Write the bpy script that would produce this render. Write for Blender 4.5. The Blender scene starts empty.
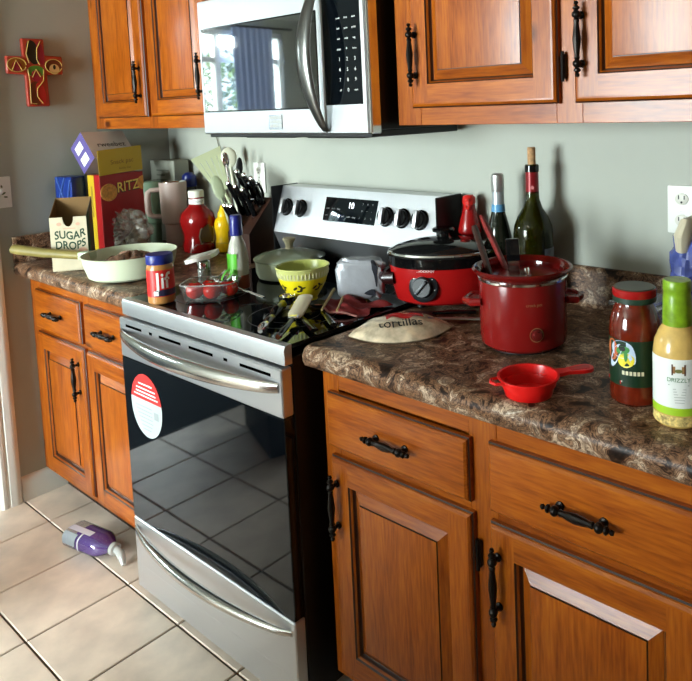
import bpy, bmesh, math, random
from mathutils import Vector, Matrix
R = math.radians
PI = math.pi
rnd = random.Random(7)
scene = bpy.context.scene
COL = scene.collection

# ------------------------------------------------------------------ camera
cam_d = bpy.data.cameras.new('camera')
cam = bpy.data.objects.new('camera', cam_d)
COL.objects.link(cam)
YAW, PITCH, ROLL = R(-38.4978), R(-4.8253), R(-1.9061)
cyw, syw, cp, sp = math.cos(YAW), math.sin(YAW), math.cos(PITCH), math.sin(PITCH)
fw = Vector((syw*cp, cyw*cp, sp)); rt = Vector((cyw, -syw, 0)); up = rt.cross(fw)
cr, sr = math.cos(ROLL), math.sin(ROLL)
cx_ = cr*rt + sr*up; cy_ = -sr*rt + cr*up
m = Matrix((cx_, cy_, -fw)).transposed().to_4x4()
m.translation = Vector((2.04435, -1.63462, 1.44874))
cam.matrix_world = m
cam_d.sensor_fit = 'HORIZONTAL'; cam_d.sensor_width = 36
cam_d.lens = 700.309/692*36
cam_d.shift_x = (346-458.19)/692
cam_d.shift_y = (165.21-340.5)/692
cam_d.clip_start = .02
scene.camera = cam

# ------------------------------------------------------------------ world, sun, daylight at the windows, exposure
w = bpy.data.worlds.new('sky'); scene.world = w; w.use_nodes = True
bg = w.node_tree.nodes['Background']
bg.inputs['Color'].default_value = (.80, .90, 1.0, 1); bg.inputs['Strength'].default_value = 5.0
sun_d = bpy.data.lights.new('sun', 'SUN'); sun_d.energy = 9; sun_d.angle = R(2); sun_d.color = (1, .95, .85)
sun = bpy.data.objects.new('sun', sun_d); COL.objects.link(sun); sun.rotation_euler = (0, R(50), 0)

def area(name, loc, rot, sx, sy, power, col):
    d = bpy.data.lights.new(name, 'AREA'); d.shape = 'RECTANGLE'; d.size = sx; d.size_y = sy; d.energy = power; d.color = col
    o = bpy.data.objects.new(name, d); COL.objects.link(o); o.location = loc; o.rotation_euler = rot
    return o
# daylight outside the glazed garden door and outside the next room's window
area('garden_door_daylight', (-.4, -5.45, 1.22), (R(90), 0, 0), 1.6, 2.05, 560, (.90, .94, 1.0))
area('next_room_daylight', (-4.95, -3.2, 2.75), (R(60), 0, R(-90)), 2.4, 1.2, 800, (.88, .94, 1.0))

vs = scene.view_settings
vs.view_transform = 'Standard'; vs.look = 'None'; vs.gamma = 1; vs.use_curve_mapping = False
vs.exposure = 0.33
scene.cycles.use_denoising = True
scene.cycles.caustics_reflective = False
scene.cycles.caustics_refractive = False
scene.cycles.max_bounces = 10
scene.cycles.transparent_max_bounces = 16

# ------------------------------------------------------------------ materials
def lin(c):
    return tuple(((v/255)/12.92 if v/255 <= .04045 else ((v/255+.055)/1.055)**2.4) for v in c) + (1,)
MATS = {}
def mat(name, c, rough=.5, metal=0, spec=.5, trans=0, ior=1.45, alpha=1, coat=0, emit=None, es=0, bump=0, bscale=200, var=0, vscale=20):
    if name in MATS: return MATS[name]
    mt = bpy.data.materials.new(name); mt.use_nodes = True
    nt = mt.node_tree; b = nt.nodes['Principled BSDF']
    b.inputs['Base Color'].default_value = lin(c)
    b.inputs['Roughness'].default_value = rough; b.inputs['Metallic'].default_value = metal
    b.inputs['Specular IOR Level'].default_value = spec; b.inputs['Transmission Weight'].default_value = trans
    b.inputs['IOR'].default_value = ior; b.inputs['Alpha'].default_value = alpha; b.inputs['Coat Weight'].default_value = coat
    b.inputs['Coat Roughness'].default_value = .1
    if emit:
        b.inputs['Emission Color'].default_value = lin(emit); b.inputs['Emission Strength'].default_value = es
    if bump or var:
        tc = nt.nodes.new('ShaderNodeTexCoord')
    if bump:
        n = nt.nodes.new('ShaderNodeTexNoise'); n.inputs['Scale'].default_value = bscale; n.inputs['Detail'].default_value = 3
        bp = nt.nodes.new('ShaderNodeBump'); bp.inputs['Strength'].default_value = bump; bp.inputs['Distance'].default_value = .002
        nt.links.new(tc.outputs['Object'], n.inputs['Vector']); nt.links.new(n.outputs['Fac'], bp.inputs['Height']); nt.links.new(bp.outputs['Normal'], b.inputs['Normal'])
    if var:
        n2 = nt.nodes.new('ShaderNodeTexNoise'); n2.inputs['Scale'].default_value = vscale; n2.inputs['Detail'].default_value = 5
        rp = nt.nodes.new('ShaderNodeValToRGB')
        rp.color_ramp.elements[0].position = .3; rp.color_ramp.elements[1].position = .7
        rp.color_ramp.elements[0].color = lin([max(0, v*(1-var)) for v in c]); rp.color_ramp.elements[1].color = lin([min(255, v*(1+var)) for v in c])
        nt.links.new(tc.outputs['Object'], n2.inputs['Vector']); nt.links.new(n2.outputs['Fac'], rp.inputs['Fac']); nt.links.new(rp.outputs['Color'], b.inputs['Base Color'])
    MATS[name] = mt
    return mt

def film(name, c, fac, rough=.1, diff=0):
    """thin clear plastic or window glass: see-through with a gloss layer (and a little haze)"""
    if name in MATS: return MATS[name]
    mt = bpy.data.materials.new(name); mt.use_nodes = True; nt = mt.node_tree; nt.nodes.clear()
    out = nt.nodes.new('ShaderNodeOutputMaterial'); tr = nt.nodes.new('ShaderNodeBsdfTransparent'); tr.inputs['Color'].default_value = lin(c)
    gl = nt.nodes.new('ShaderNodeBsdfGlossy'); gl.inputs['Roughness'].default_value = rough
    mx = nt.nodes.new('ShaderNodeMixShader'); mx.inputs['Fac'].default_value = fac
    nt.links.new(tr.outputs[0], mx.inputs[1]); nt.links.new(gl.outputs[0], mx.inputs[2])
    last = mx
    if diff:
        df = nt.nodes.new('ShaderNodeBsdfDiffuse'); df.inputs['Color'].default_value = lin((235, 235, 232))
        m2 = nt.nodes.new('ShaderNodeMixShader'); m2.inputs['Fac'].default_value = diff
        nt.links.new(mx.outputs[0], m2.inputs[1]); nt.links.new(df.outputs[0], m2.inputs[2]); last = m2
    nt.links.new(last.outputs[0], out.inputs['Surface'])
    MATS[name] = mt
    return mt

def wood(name, axis, dark, mid, light, rough=.33, knots=True):
    if name in MATS: return MATS[name]
    mt = bpy.data.materials.new(name); mt.use_nodes = True; nt = mt.node_tree; b = nt.nodes['Principled BSDF']
    N = nt.nodes.new; Lk = nt.links.new
    tc = N('ShaderNodeTexCoord'); oi = N('ShaderNodeObjectInfo')
    mul = N('ShaderNodeMath'); mul.operation = 'MULTIPLY'; mul.inputs[1].default_value = 7.0; Lk(oi.outputs['Random'], mul.inputs[0])
    add = N('ShaderNodeVectorMath'); add.operation = 'ADD'; Lk(tc.outputs['Object'], add.inputs[0]); Lk(mul.outputs[0], add.inputs[1])
    mp = N('ShaderNodeMapping'); Lk(add.outputs[0], mp.inputs['Vector'])
    s = [1, 1, 1]; s['xyz'.index(axis)] = .09; mp.inputs['Scale'].default_value = s
    n1 = N('ShaderNodeTexNoise'); n1.inputs['Scale'].default_value = 34; n1.inputs['Detail'].default_value = 5; n1.inputs['Distortion'].default_value = .5; Lk(mp.outputs[0], n1.inputs['Vector'])
    n2 = N('ShaderNodeTexNoise'); n2.inputs['Scale'].default_value = 190; n2.inputs['Detail'].default_value = 3; Lk(mp.outputs[0], n2.inputs['Vector'])
    ma = N('ShaderNodeMix'); ma.inputs[0].default_value = .5; Lk(n1.outputs['Fac'], ma.inputs[2]); Lk(n2.outputs['Fac'], ma.inputs[3])
    rp = N('ShaderNodeValToRGB'); e = rp.color_ramp.elements
    e[0].position = .33; e[0].color = lin(dark); e[1].position = .68; e[1].color = lin(light)
    x = e.new(.5); x.color = lin(mid); Lk(ma.outputs[0], rp.inputs['Fac'])
    # broad tone
    n3 = N('ShaderNodeTexNoise'); n3.inputs['Scale'].default_value = 3.0; Lk(add.outputs[0], n3.inputs['Vector'])
    r3 = N('ShaderNodeValToRGB'); r3.color_ramp.elements[0].position = .35; r3.color_ramp.elements[1].position = .7
    r3.color_ramp.elements[0].color = (.86, .82, .78, 1); r3.color_ramp.elements[1].color = (1.05, 1.03, 1.0, 1); Lk(n3.outputs['Fac'], r3.inputs['Fac'])
    mm = N('ShaderNodeMix'); mm.data_type = 'RGBA'; mm.blend_type = 'MULTIPLY'; mm.inputs[0].default_value = 1
    Lk(rp.outputs['Color'], mm.inputs[6]); Lk(r3.outputs['Color'], mm.inputs[7])
    last = mm.outputs[2]
    if knots:
        mk = N('ShaderNodeMapping'); k = [1, 1, 1]; k['xyz'.index(axis)] = .55; mk.inputs['Scale'].default_value = k; Lk(add.outputs[0], mk.inputs['Vector'])
        v = N('ShaderNodeTexVoronoi'); v.inputs['Scale'].default_value = 6.5; Lk(mk.outputs[0], v.inputs['Vector'])
        rk = N('ShaderNodeValToRGB'); rk.color_ramp.elements[0].position = .05; rk.color_ramp.elements[0].color = (.16, .09, .06, 1)
        rk.color_ramp.elements[1].position = .12; rk.color_ramp.elements[1].color = (1, 1, 1, 1); Lk(v.outputs['Distance'], rk.inputs['Fac'])
        mq = N('ShaderNodeMix'); mq.data_type = 'RGBA'; mq.blend_type = 'MULTIPLY'; mq.inputs[0].default_value = .9
        Lk(last, mq.inputs[6]); Lk(rk.outputs['Color'], mq.inputs[7]); last = mq.outputs[2]
    Lk(last, b.inputs['Base Color'])
    b.inputs['Roughness'].default_value = rough
    b.inputs['Specular IOR Level'].default_value = .25; b.inputs['Coat Weight'].default_value = .20; b.inputs['Coat Roughness'].default_value = .24
    bp = N('ShaderNodeBump'); bp.inputs['Strength'].default_value = .08; bp.inputs['Distance'].default_value = .002
    Lk(n2.outputs['Fac'], bp.inputs['Height']); Lk(bp.outputs['Normal'], b.inputs['Normal'])
    MATS[name] = mt
    return mt

def stone(name):
    mt = bpy.data.materials.new(name); mt.use_nodes = True; nt = mt.node_tree; b = nt.nodes['Principled BSDF']
    N = nt.nodes.new; Lk = nt.links.new
    tc = N('ShaderNodeTexCoord')
    d = N('ShaderNodeTexNoise'); d.inputs['Scale'].default_value = 16; d.inputs['Detail'].default_value = 3; Lk(tc.outputs['Object'], d.inputs['Vector'])
    sc = N('ShaderNodeVectorMath'); sc.operation = 'SCALE'; sc.inputs['Scale'].default_value = .05; Lk(d.outputs['Color'], sc.inputs[0])
    ad = N('ShaderNodeVectorMath'); ad.operation = 'ADD'; Lk(tc.outputs['Object'], ad.inputs[0]); Lk(sc.outputs[0], ad.inputs[1])
    n = N('ShaderNodeTexNoise'); n.inputs['Scale'].default_value = 20; n.inputs['Detail'].default_value = 6; n.inputs['Roughness'].default_value = .62; n.inputs['Distortion'].default_value = .9; Lk(ad.outputs[0], n.inputs['Vector'])
    rp = N('ShaderNodeValToRGB'); cr_ = rp.color_ramp
    cr_.elements[0].position = .30; cr_.elements[0].color = lin((24, 17, 14)); cr_.elements[1].position = .74; cr_.elements[1].color = lin((222, 208, 190))
    for ps, c in ((.40, (54, 36, 27)), (.45, (138, 102, 76)), (.48, (58, 40, 31)), (.52, (156, 122, 96)), (.55, (80, 58, 46)), (.59, (202, 176, 150)), (.64, (116, 88, 70))):
        cr_.elements.new(ps).color = lin(c)
    Lk(n.outputs['Fac'], rp.inputs['Fac'])
    n2 = N('ShaderNodeTexNoise'); n2.inputs['Scale'].default_value = 160; n2.inputs['Detail'].default_value = 4; Lk(tc.outputs['Object'], n2.inputs['Vector'])
    r2 = N('ShaderNodeValToRGB'); r2.color_ramp.elements[0].position = .36; r2.color_ramp.elements[0].color = (.45, .42, .40, 1); r2.color_ramp.elements[1].position = .6; r2.color_ramp.elements[1].color = (1.1, 1.08, 1.05, 1); Lk(n2.outputs['Fac'], r2.inputs['Fac'])
    mm = N('ShaderNodeMix'); mm.data_type = 'RGBA'; mm.blend_type = 'MULTIPLY'; mm.inputs[0].default_value = .8
    Lk(rp.outputs['Color'], mm.inputs[6]); Lk(r2.outputs['Color'], mm.inputs[7]); Lk(mm.outputs[2], b.inputs['Base Color'])
    b.inputs['Roughness'].default_value = .36
    b.inputs['Specular IOR Level'].default_value = .12
    bp = N('ShaderNodeBump'); bp.inputs['Strength'].default_value = .1; bp.inputs['Distance'].default_value = .001
    Lk(n.outputs['Fac'], bp.inputs['Height']); Lk(bp.outputs['Normal'], b.inputs['Normal'])
    MATS[name] = mt
    return mt

def brushed(name, c, rough, axis='x'):
    if name in MATS: return MATS[name]
    mt = mat(name, c, rough, 1.0); nt = mt.node_tree; b = nt.nodes['Principled BSDF']
    tc = nt.nodes.new('ShaderNodeTexCoord'); mp = nt.nodes.new('ShaderNodeMapping')
    s = [600, 600, 600]; s['xyz'.index(axis)] = 6; mp.inputs['Scale'].default_value = s
    n = nt.nodes.new('ShaderNodeTexNoise'); n.inputs['Scale'].default_value = 1; n.inputs['Detail'].default_value = 2
    bp = nt.nodes.new('ShaderNodeBump'); bp.inputs['Strength'].default_value = .05; bp.inputs['Distance'].default_value = .001
    nt.links.new(tc.outputs['Object'], mp.inputs['Vector']); nt.links.new(mp.outputs[0], n.inputs['Vector']); nt.links.new(n.outputs['Fac'], bp.inputs['Height']); nt.links.new(bp.outputs['Normal'], b.inputs['Normal'])
    return mt

WD, WM, WL = (116, 49, 5), (150, 75, 11), (174, 97, 19)
wood_v = wood('pine_vertical', 'z', WD, WM, WL)
wood_h = wood('pine_horizontal', 'x', WD, WM, WL)
glaze = mat('dark_glaze', (48, 22, 9), .4)
bronze = mat('dark_bronze', (30, 25, 22), .35, .75)
granite = stone('brown_granite_laminate')
steel = brushed('brushed_steel', (202, 203, 206), .38)
steel_d = brushed('dark_steel', (120, 120, 118), .28)
chrome = mat('polished_steel', (225, 225, 225), .12, 1)
black = mat('black_plastic', (12, 12, 13), .4)
black_g = mat('black_glossy_plastic', (10, 10, 11), .12)
black_glass = mat('black_glass', (6, 9, 13), .04, 0, .45, ior=1.45)
black_glass.node_tree.nodes['Principled BSDF'].inputs['Specular Tint'].default_value = (.72, .86, 1, 1)
black_enamel = mat('black_enamel', (8, 8, 9), .4, 0, .3)
white_p = mat('white_plastic', (226, 226, 220), .4)
cream_p = mat('cream_paper', (202, 190, 162), .7, var=.04)
wall_m = mat('sage_wall_paint', (164, 167, 156), .6, bump=.15, bscale=260, var=.02, vscale=3)
trim_m = mat('white_trim_paint', (226, 226, 220), .4)
print_w = mat('white_print', (232, 232, 228), .5)
print_k = mat('black_print', (20, 20, 20), .5)
print_g = mat('dark_green_print', (28, 62, 40), .5)
sage = mat('sage_enamel', (176, 190, 160), .35)
sage_l = mat('pale_sage_enamel', (205, 212, 184), .35)
red_g = mat('glossy_red', (150, 18, 18), .25)
dark_red = mat('dark_red_enamel', (122, 20, 18), .18)
pane_m = film('window_pane', (250, 255, 252), .06, .02)
clear = film('clear_plastic', (242, 245, 243), .16, .08, .03)
bagfilm = film('clear_bag_film', (240, 240, 238), .28, .18, .2)

# ------------------------------------------------------------------ mesh helpers
class MB:
    def __init__(s): s.v = []; s.f = []; s.m = []
    def add(s, vs_, fs, mi=0):
        o = len(s.v); s.v += [Vector(p) for p in vs_]
        for k, f in enumerate(fs):
            s.f.append([o+i for i in f]); s.m.append(mi[k] if isinstance(mi, (list, tuple)) else mi)
        return s
    def box(s, x0, x1, y0, y1, z0, z1, bev=0, mi=0, seg=1):
        if bev <= 0:
            s.add([(x0,y0,z0),(x1,y0,z0),(x1,y1,z0),(x0,y1,z0),(x0,y0,z1),(x1,y0,z1),(x1,y1,z1),(x0,y1,z1)],
                  [(0,3,2,1),(4,5,6,7),(0,1,5,4),(1,2,6,5),(2,3,7,6),(3,0,4,7)], mi)
            return s
        b = bmesh.new(); bmesh.ops.create_cube(b, size=1)
        for v in b.verts: v.co = Vector(((x0+x1)/2+v.co.x*(x1-x0), (y0+y1)/2+v.co.y*(y1-y0), (z0+z1)/2+v.co.z*(z1-z0)))
        bmesh.ops.bevel(b, geom=list(b.edges), offset=bev, segments=seg, affect='EDGES', profile=.6)
        b.verts.index_update()
        s.add([v.co.copy() for v in b.verts], [[v.index for v in f.verts] for f in b.faces], mi); b.free()
        return s
    def lathe(s, prof, n=32, mi=0, c=(0,0,0), sx=1, sy=1, a0=0, a1=2*PI, cap=True):
        """prof: (r,z) points; mi: one index or one per segment"""
        full = abs(a1-a0-2*PI) < 1e-6; cols = n if full else n+1
        vs_, fs, ms = [], [], []
        for r, z in prof:
            for k in range(cols):
                a = a0+(a1-a0)*k/n; vs_.append((c[0]+r*math.cos(a)*sx, c[1]+r*math.sin(a)*sy, c[2]+z))
        for i in range(len(prof)-1):
            for k in range(n):
                k2 = (k+1) % cols
                fs.append((i*cols+k, i*cols+k2, (i+1)*cols+k2, (i+1)*cols+k)); ms.append(mi[i] if isinstance(mi, (list, tuple)) else mi)
        if full and cap:
            if prof[0][0] > 1e-4: fs.append(tuple(range(cols-1, -1, -1))); ms.append(mi[0] if isinstance(mi, (list, tuple)) else mi)
            if prof[-1][0] > 1e-4: fs.append(tuple((len(prof)-1)*cols+k for k in range(cols))); ms.append(mi[-1] if isinstance(mi, (list, tuple)) else mi)
        return s.add(vs_, fs, ms)
    def tube(s, pts, r, n=10, mi=0, flat=1.0, upv=None, cap=True):
        pts = [Vector(p) for p in pts]; rs = r if isinstance(r, (list, tuple)) else [r]*len(pts)
        t0 = (pts[1]-pts[0]).normalized(); u = Vector(upv) if upv else (Vector((0,0,1)) if abs(t0.z) < .9 else Vector((1,0,0)))
        vs_, fs = [], []
        for i, p in enumerate(pts):
            t = (pts[min(i+1, len(pts)-1)]-pts[max(i-1, 0)]).normalized()
            u = (u-t*u.dot(t)).normalized(); wv = t.cross(u)
            for k in range(n):
                a = 2*PI*k/n; vs_.append(p+(u*math.cos(a)*flat+wv*math.sin(a))*rs[i])
        for i in range(len(pts)-1):
            for k in range(n): fs.append((i*n+k, i*n+(k+1)%n, (i+1)*n+(k+1)%n, (i+1)*n+k))
        if cap: fs.append(tuple(range(n-1,-1,-1))); fs.append(tuple((len(pts)-1)*n+k for k in range(n)))
        return s.add(vs_, fs, mi)
    def prism(s, poly, h0, h1, axis='z', mi=0):
        """extrude a 2D polygon along an axis; other two axes in cyclic order as given"""
        def P(a, b, h): return {'z': (a,b,h), 'y': (a,h,b), 'x': (h,a,b)}[axis]
        n = len(poly); vs_ = [P(a,b,h0) for a,b in poly]+[P(a,b,h1) for a,b in poly]
        fs = [tuple(range(n-1,-1,-1)), tuple(range(n,2*n))]+[(k,(k+1)%n,n+(k+1)%n,n+k) for k in range(n)]
        return s.add(vs_, fs, mi)
    def grid(s, fn, nu, nv, mi=0):
        vs_ = [fn(i/nu, j/nv) for i in range(nu+1) for j in range(nv+1)]
        fs = [(i*(nv+1)+j, (i+1)*(nv+1)+j, (i+1)*(nv+1)+j+1, i*(nv+1)+j+1) for i in range(nu) for j in range(nv)]
        return s.add(vs_, fs, mi)
    def xf(s, M, start=0):
        for i in range(start, len(s.v)): s.v[i] = M @ s.v[i]
        return s
    def map(s, fn, start=0):
        for i in range(start, len(s.v)): s.v[i] = Vector(fn(s.v[i]))
        return s
    def build(s, name, mats, parent=None, ang=35, norm=True, smooth=True):
        me = bpy.data.meshes.new(name); me.from_pydata([tuple(v) for v in s.v], [], s.f)
        for q in (mats if isinstance(mats, (list, tuple)) else [mats]): me.materials.append(q)
        me.polygons.foreach_set('material_index', s.m)
        if norm:
            b = bmesh.new(); b.from_mesh(me); bmesh.ops.recalc_face_normals(b, faces=b.faces); b.to_mesh(me); b.free()
        if smooth:
            me.polygons.foreach_set('use_smooth', [True]*len(me.polygons)); me.set_sharp_from_angle(angle=R(ang))
        me.update()
        o = bpy.data.objects.new(name, me); COL.objects.link(o)
        if parent: o.parent = parent
        return o

def T(x=0, y=0, z=0): return Matrix.Translation((x, y, z))
def RX(a): return Matrix.Rotation(R(a), 4, 'X')
def RY(a): return Matrix.Rotation(R(a), 4, 'Y')
def RZ(a): return Matrix.Rotation(R(a), 4, 'Z')
def tag(o, label, cat, group=None):
    o['label'] = label; o['category'] = cat
    if group: o['group'] = group
    return o
def thing(name, label, cat, loc=(0,0,0), rot=(0,0,0), group=None):
    o = bpy.data.objects.new(name, None); COL.objects.link(o); o.location = loc; o.rotation_euler = [R(a) for a in rot]
    o.empty_display_size = .03
    return tag(o, label, cat, group)
def struct(o): o['kind'] = 'structure'; return o
def copy_tree(o, parent=None):
    c = o.copy(); COL.objects.link(c)
    if parent: c.parent = parent
    for ch in [x for x in bpy.data.objects if x.parent == o]: copy_tree(ch, c)
    return c

_tc = {}
def text_geo(s, size, bold=0):
    key = (s, bold)
    if key not in _tc:
        cu = bpy.data.curves.new('t', 'FONT'); cu.body = s; cu.size = 1; cu.align_x = 'CENTER'; cu.align_y = 'CENTER'; cu.offset = bold; cu.resolution_u = 3
        ob = bpy.data.objects.new('t', cu); COL.objects.link(ob)
        dg = bpy.context.evaluated_depsgraph_get(); me = bpy.data.meshes.new_from_object(ob.evaluated_get(dg))
        _tc[key] = ([v.co.copy() for v in me.vertices], [tuple(p.vertices) for p in me.polygons])
        bpy.data.objects.remove(ob); bpy.data.meshes.remove(me); bpy.data.curves.remove(cu)
    v, f = _tc[key]
    return [p*size for p in v], f
def put_text(mb, s, size, fn, mi=0, bold=0, wide=1.0):
    """fn maps 2D letter coordinates (a to the right, b up) to a point"""
    v, f = text_geo(s, size, bold); mb.add([fn(p.x*wide, p.y) for p in v], f, mi); return mb
def on_cyl(r, z, a0=0, sx=1, sy=1, cxy=(0, 0)):
    """lettering wrapped round a jar; a0 = angle (deg) of the middle, measured like lathe angles"""
    return lambda a, b: (cxy[0]+r*math.cos(R(a0)+a/r)*sx, cxy[1]+r*math.sin(R(a0)+a/r)*sy, z+b)
CAMX, CAMY = 2.04435, -1.63462
def face_deg(x, y): return math.degrees(math.atan2(CAMY-y, CAMX-x))

# ------------------------------------------------------------------ the room
XL = -.889
TS, TX, TY = .2888, -.0801, -.6849
tile_m = mat('beige_ceramic_tile', (236, 216, 198), .32, bump=.12, bscale=60, var=.07, vscale=9)
grout_m = mat('brown_grout', (92, 76, 60), .9, bump=.4, bscale=300)
f = struct(MB().box(-4.4, 3.4, -5.32, 0, -.10, -.006).build('floor', grout_m))
tb = MB().box(-TS/2+.0028, TS/2-.0028, -TS/2+.0028, TS/2-.0028, -.0065, 0, .0022)
t0 = tb.build('tile', tile_m, f)
cells = [(i, j) for i in range(-3, 8) for j in range(-2, 14)]
for k, (i, j) in enumerate(cells):
    o = t0 if k == 0 else t0.copy()
    if k: COL.objects.link(o); o.parent = f
    o.location = (TX+(i+.5)*TS, TY-(j+.5)*TS, 0)
    o.rotation_euler = (0, 0, rnd.choice((0, PI/2, PI, -PI/2)))
struct(MB().box(-4.28, TX-3*TS, -5.2, 0, -.006, .002).build('floor_carpet', mat('slate_carpet', (64, 70, 74), .9, bump=.5, bscale=500)))
struct(MB().box(-4.4, 3.4, 0, .12, 0, 2.45).build('wall_back', wall_m))
struct(MB().box(XL-.11, XL, -.72, 0, 0, 2.45).box(XL-.11, XL, -1.8, -.72, 2.12, 2.45).box(XL-.11, XL, -3.4, -1.8, 0, 2.45).build('wall_left', wall_m))
struct(MB().box(-4.4, 3.4, -5.32, .12, 2.45, 2.55).build('ceiling', mat('ceiling_paint', (170, 170, 162), .8)))
b = MB().box(-4.4, 3.4, -5.32, -5.2, 2.2, 2.45).box(-4.4, -1.2, -5.32, -5.2, 0, 2.2).box(-1.2, .4, -5.32, -5.2, 0, .14).box(.4, 3.4, -5.32, -5.2, 0, 2.2)
struct(b.build('wall_front', wall_m))
b = MB().box(-4.4, -4.28, -5.2, -4.05, 0, 2.45).box(-4.4, -4.28, -2.55, 0, 0, 2.45).box(-4.4, -4.28, -4.05, -2.55, 0, 1.15).box(-4.4, -4.28, -4.05, -2.55, 2.3, 2.45)
struct(b.build('wall_far', wall_m))
struct(MB().box(3.3, 3.4, -5.2, 0, 0, 2.45).build('wall_right', mat('brown_paint', (104, 84, 66), .7)))
def window(name, M_, w_, z0, z1, mull, cross):
    b = MB(); t = .05
    b.box(0, t, -.05, .06, z0, z1).box(w_-t, w_, -.05, .06, z0, z1).box(0, w_, -.05, .06, z0, z0+t).box(0, w_, -.05, .06, z1-t, z1)
    for q in mull: b.box(q-.03, q+.03, -.04, .04, z0, z1)
    for q in cross: b.box(0, w_, -.03, .03, q-.025, q+.025)
    b.xf(M_); o = struct(b.build(name, trim_m))
    MB().box(t, w_-t, -.003, .003, z0+t, z1-t).xf(M_).build('pane', pane_m, o)
window('window_1', T(-1.2, -5.26, 0), 1.6, .14, 2.2, [.8], [])
window('window_2', T(-4.34, -4.05, 0) @ RZ(90), 1.5, 1.15, 2.3, [.8], [2.0])
# skirting board and door casing on the left wall
bb = MB(); bb.prism([(XL, 0), (XL+.014, 0), (XL+.014, .07), (XL+.009, .085), (XL+.004, .092), (XL, .095)], -.69, -.50, 'y')
struct(bb.build('baseboard_left', trim_m))
tr = MB()
prof = [(-.762, XL), (-.762, XL+.012), (-.755, XL+.018), (-.745, XL+.018), (-.742, XL+.014), (-.735, XL+.014), (-.732, XL+.019), (-.715, XL+.021), (-.703, XL+.021), (-.694, XL+.016), (-.694, XL)]
tr.prism([(b_, a) for a, b_ in prof], 0, 2.19, 'z'); tr.box(XL-.12, XL+.004, -.75, -.72, 0, 2.12)
struct(tr.build('trim_1', trim_m))

# ------------------------------------------------------------------ cabinets
def rect_rings(mb, x0, x1, z0, z1, loops, yf, mats):
    """nested rectangles: loops = (inset, height out of the face); mats = (side index, top index) per ring, then centre"""
    base = len(mb.v)
    for ins, h in loops:
        for (x, z) in ((x0+ins, z0+ins), (x1-ins, z0+ins), (x1-ins, z1-ins), (x0+ins, z1-ins)): mb.v.append(Vector((x, yf-h, z)))
    for i in range(len(loops)-1):
        for k in range(4):
            a = base+i*4+k; b = base+i*4+(k+1) % 4
            mb.f.append([a, b, b+4, a+4]); mb.m.append(mats[i][1] if k in (0, 2) else mats[i][0])
    e = base+(len(loops)-1)*4; mb.f.append([e, e+1, e+2, e+3]); mb.m.append(mats[-1][0])

def spindle(L):
    """turned bronze pull along local x with two posts standing on the face (local -y is outwards)"""
    b = MB(); h = L/2
    pr = [(0, -h), (.004, -h+.001), (.0052, -h+.005), (.0025, -h+.009), (.0075, -h+.013), (.0075, -h+.016), (.004, -h+.019), (.0085, -h+.024), (.0095, -h+.028), (.0085, -h+.032), (.004, -h+.036), (.0065, -h+.039),
          (.0052, -h+.045), (.0072, -.016), (.0088, 0)]
    pr = pr+[(r, -z) for r, z in reversed(pr[:-1])]
    b.lathe(pr, 10); b.xf(T(0, -.020, 0) @ RY(90))
    for s_ in (-1, 1):
        st = len(b.v); b.lathe([(.0085, 0), (.0085, .003), (.0045, .005), (.0045, .016), (.006, .020)], 10)
        b.xf(T(s_*(h-.028), 0, 0) @ RX(90), st)
    return b
_pull = {}
def pull(parent, x, y, z, L, vertical):
    key = L
    if key not in _pull:
        o = spindle(L).build('handle', bronze, parent); _pull[key] = o.data
    else:
        o = bpy.data.objects.new('handle', _pull[key]); COL.objects.link(o); o.parent = parent
    o.location = (x, y, z); o.rotation_euler = (0, R(90) if vertical else 0, 0)
    return o
def hinge(parent, x, y, z):
    b = MB().box(x-.004, x+.008, y-.004, y+.012, z-.026, z+.026, .002)
    b.tube([(x+.002, y-.004, z-.032), (x+.002, y-.004, z+.032)], .004, 8)
    b.build('hinge', bronze, parent)
DT = .02
def make_door(parent, x0, x1, z0, z1, yf, hx, hz, hinge_x=None, hinge_z=()):
    b = MB(); W = .058
    # frame with a moulded outer edge, dark glaze in the grooves, raised panel in the middle
    rect_rings(b, x0, x1, z0, z1, [(0, 0), (0, .010), (.003, .0125), (.004, .0155), (.009, .0195), (.013, DT)], yf, [(0, 1), (2, 2), (0, 1), (0, 1), (0, 1), (0, 0)])
    b.f.pop(); b.m.pop()
    i0 = .013; y = yf-DT
    for (a, c, d, e, mi) in ((x0+i0, x0+W, z0+i0, z1-i0, 0), (x1-W, x1-i0, z0+i0, z1-i0, 0), (x0+W, x1-W, z0+i0, z0+W, 1), (x0+W, x1-W, z1-W, z1-i0, 1)):
        b.add([(a, y, d), (c, y, d), (c, y, e), (a, y, e)], [(0, 1, 2, 3)], mi)
    rect_rings(b, x0+W, x1-W, z0+W, z1-W, [(0, DT), (.003, .0165), (.006, .012), (.008, .0065), (.010, .0045)], yf, [(2, 2), (0, 1), (2, 2), (2, 2), (0, 0)])
    b.f.pop(); b.m.pop()
    d = b.build('door', [wood_v, wood_h, glaze], parent, ang=20, norm=False)
    q = MB()
    rect_rings(q, x0+W+.010, x1-W-.010, z0+W+.010, z1-W-.010, [(0, .0045), (.022, .0160), (.0235, .0160), (.024, .0185), (.026, .019)], yf, [(0, 1), (2, 2), (2, 2), (0, 0), (0, 0)])
    q.build('panel', [wood_v, wood_h, glaze], d, ang=20, norm=False)
    pull(d, hx, yf-DT, hz, .155, True)
    for z in hinge_z: hinge(d, hinge_x, yf-.006, z)
    return d
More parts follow.
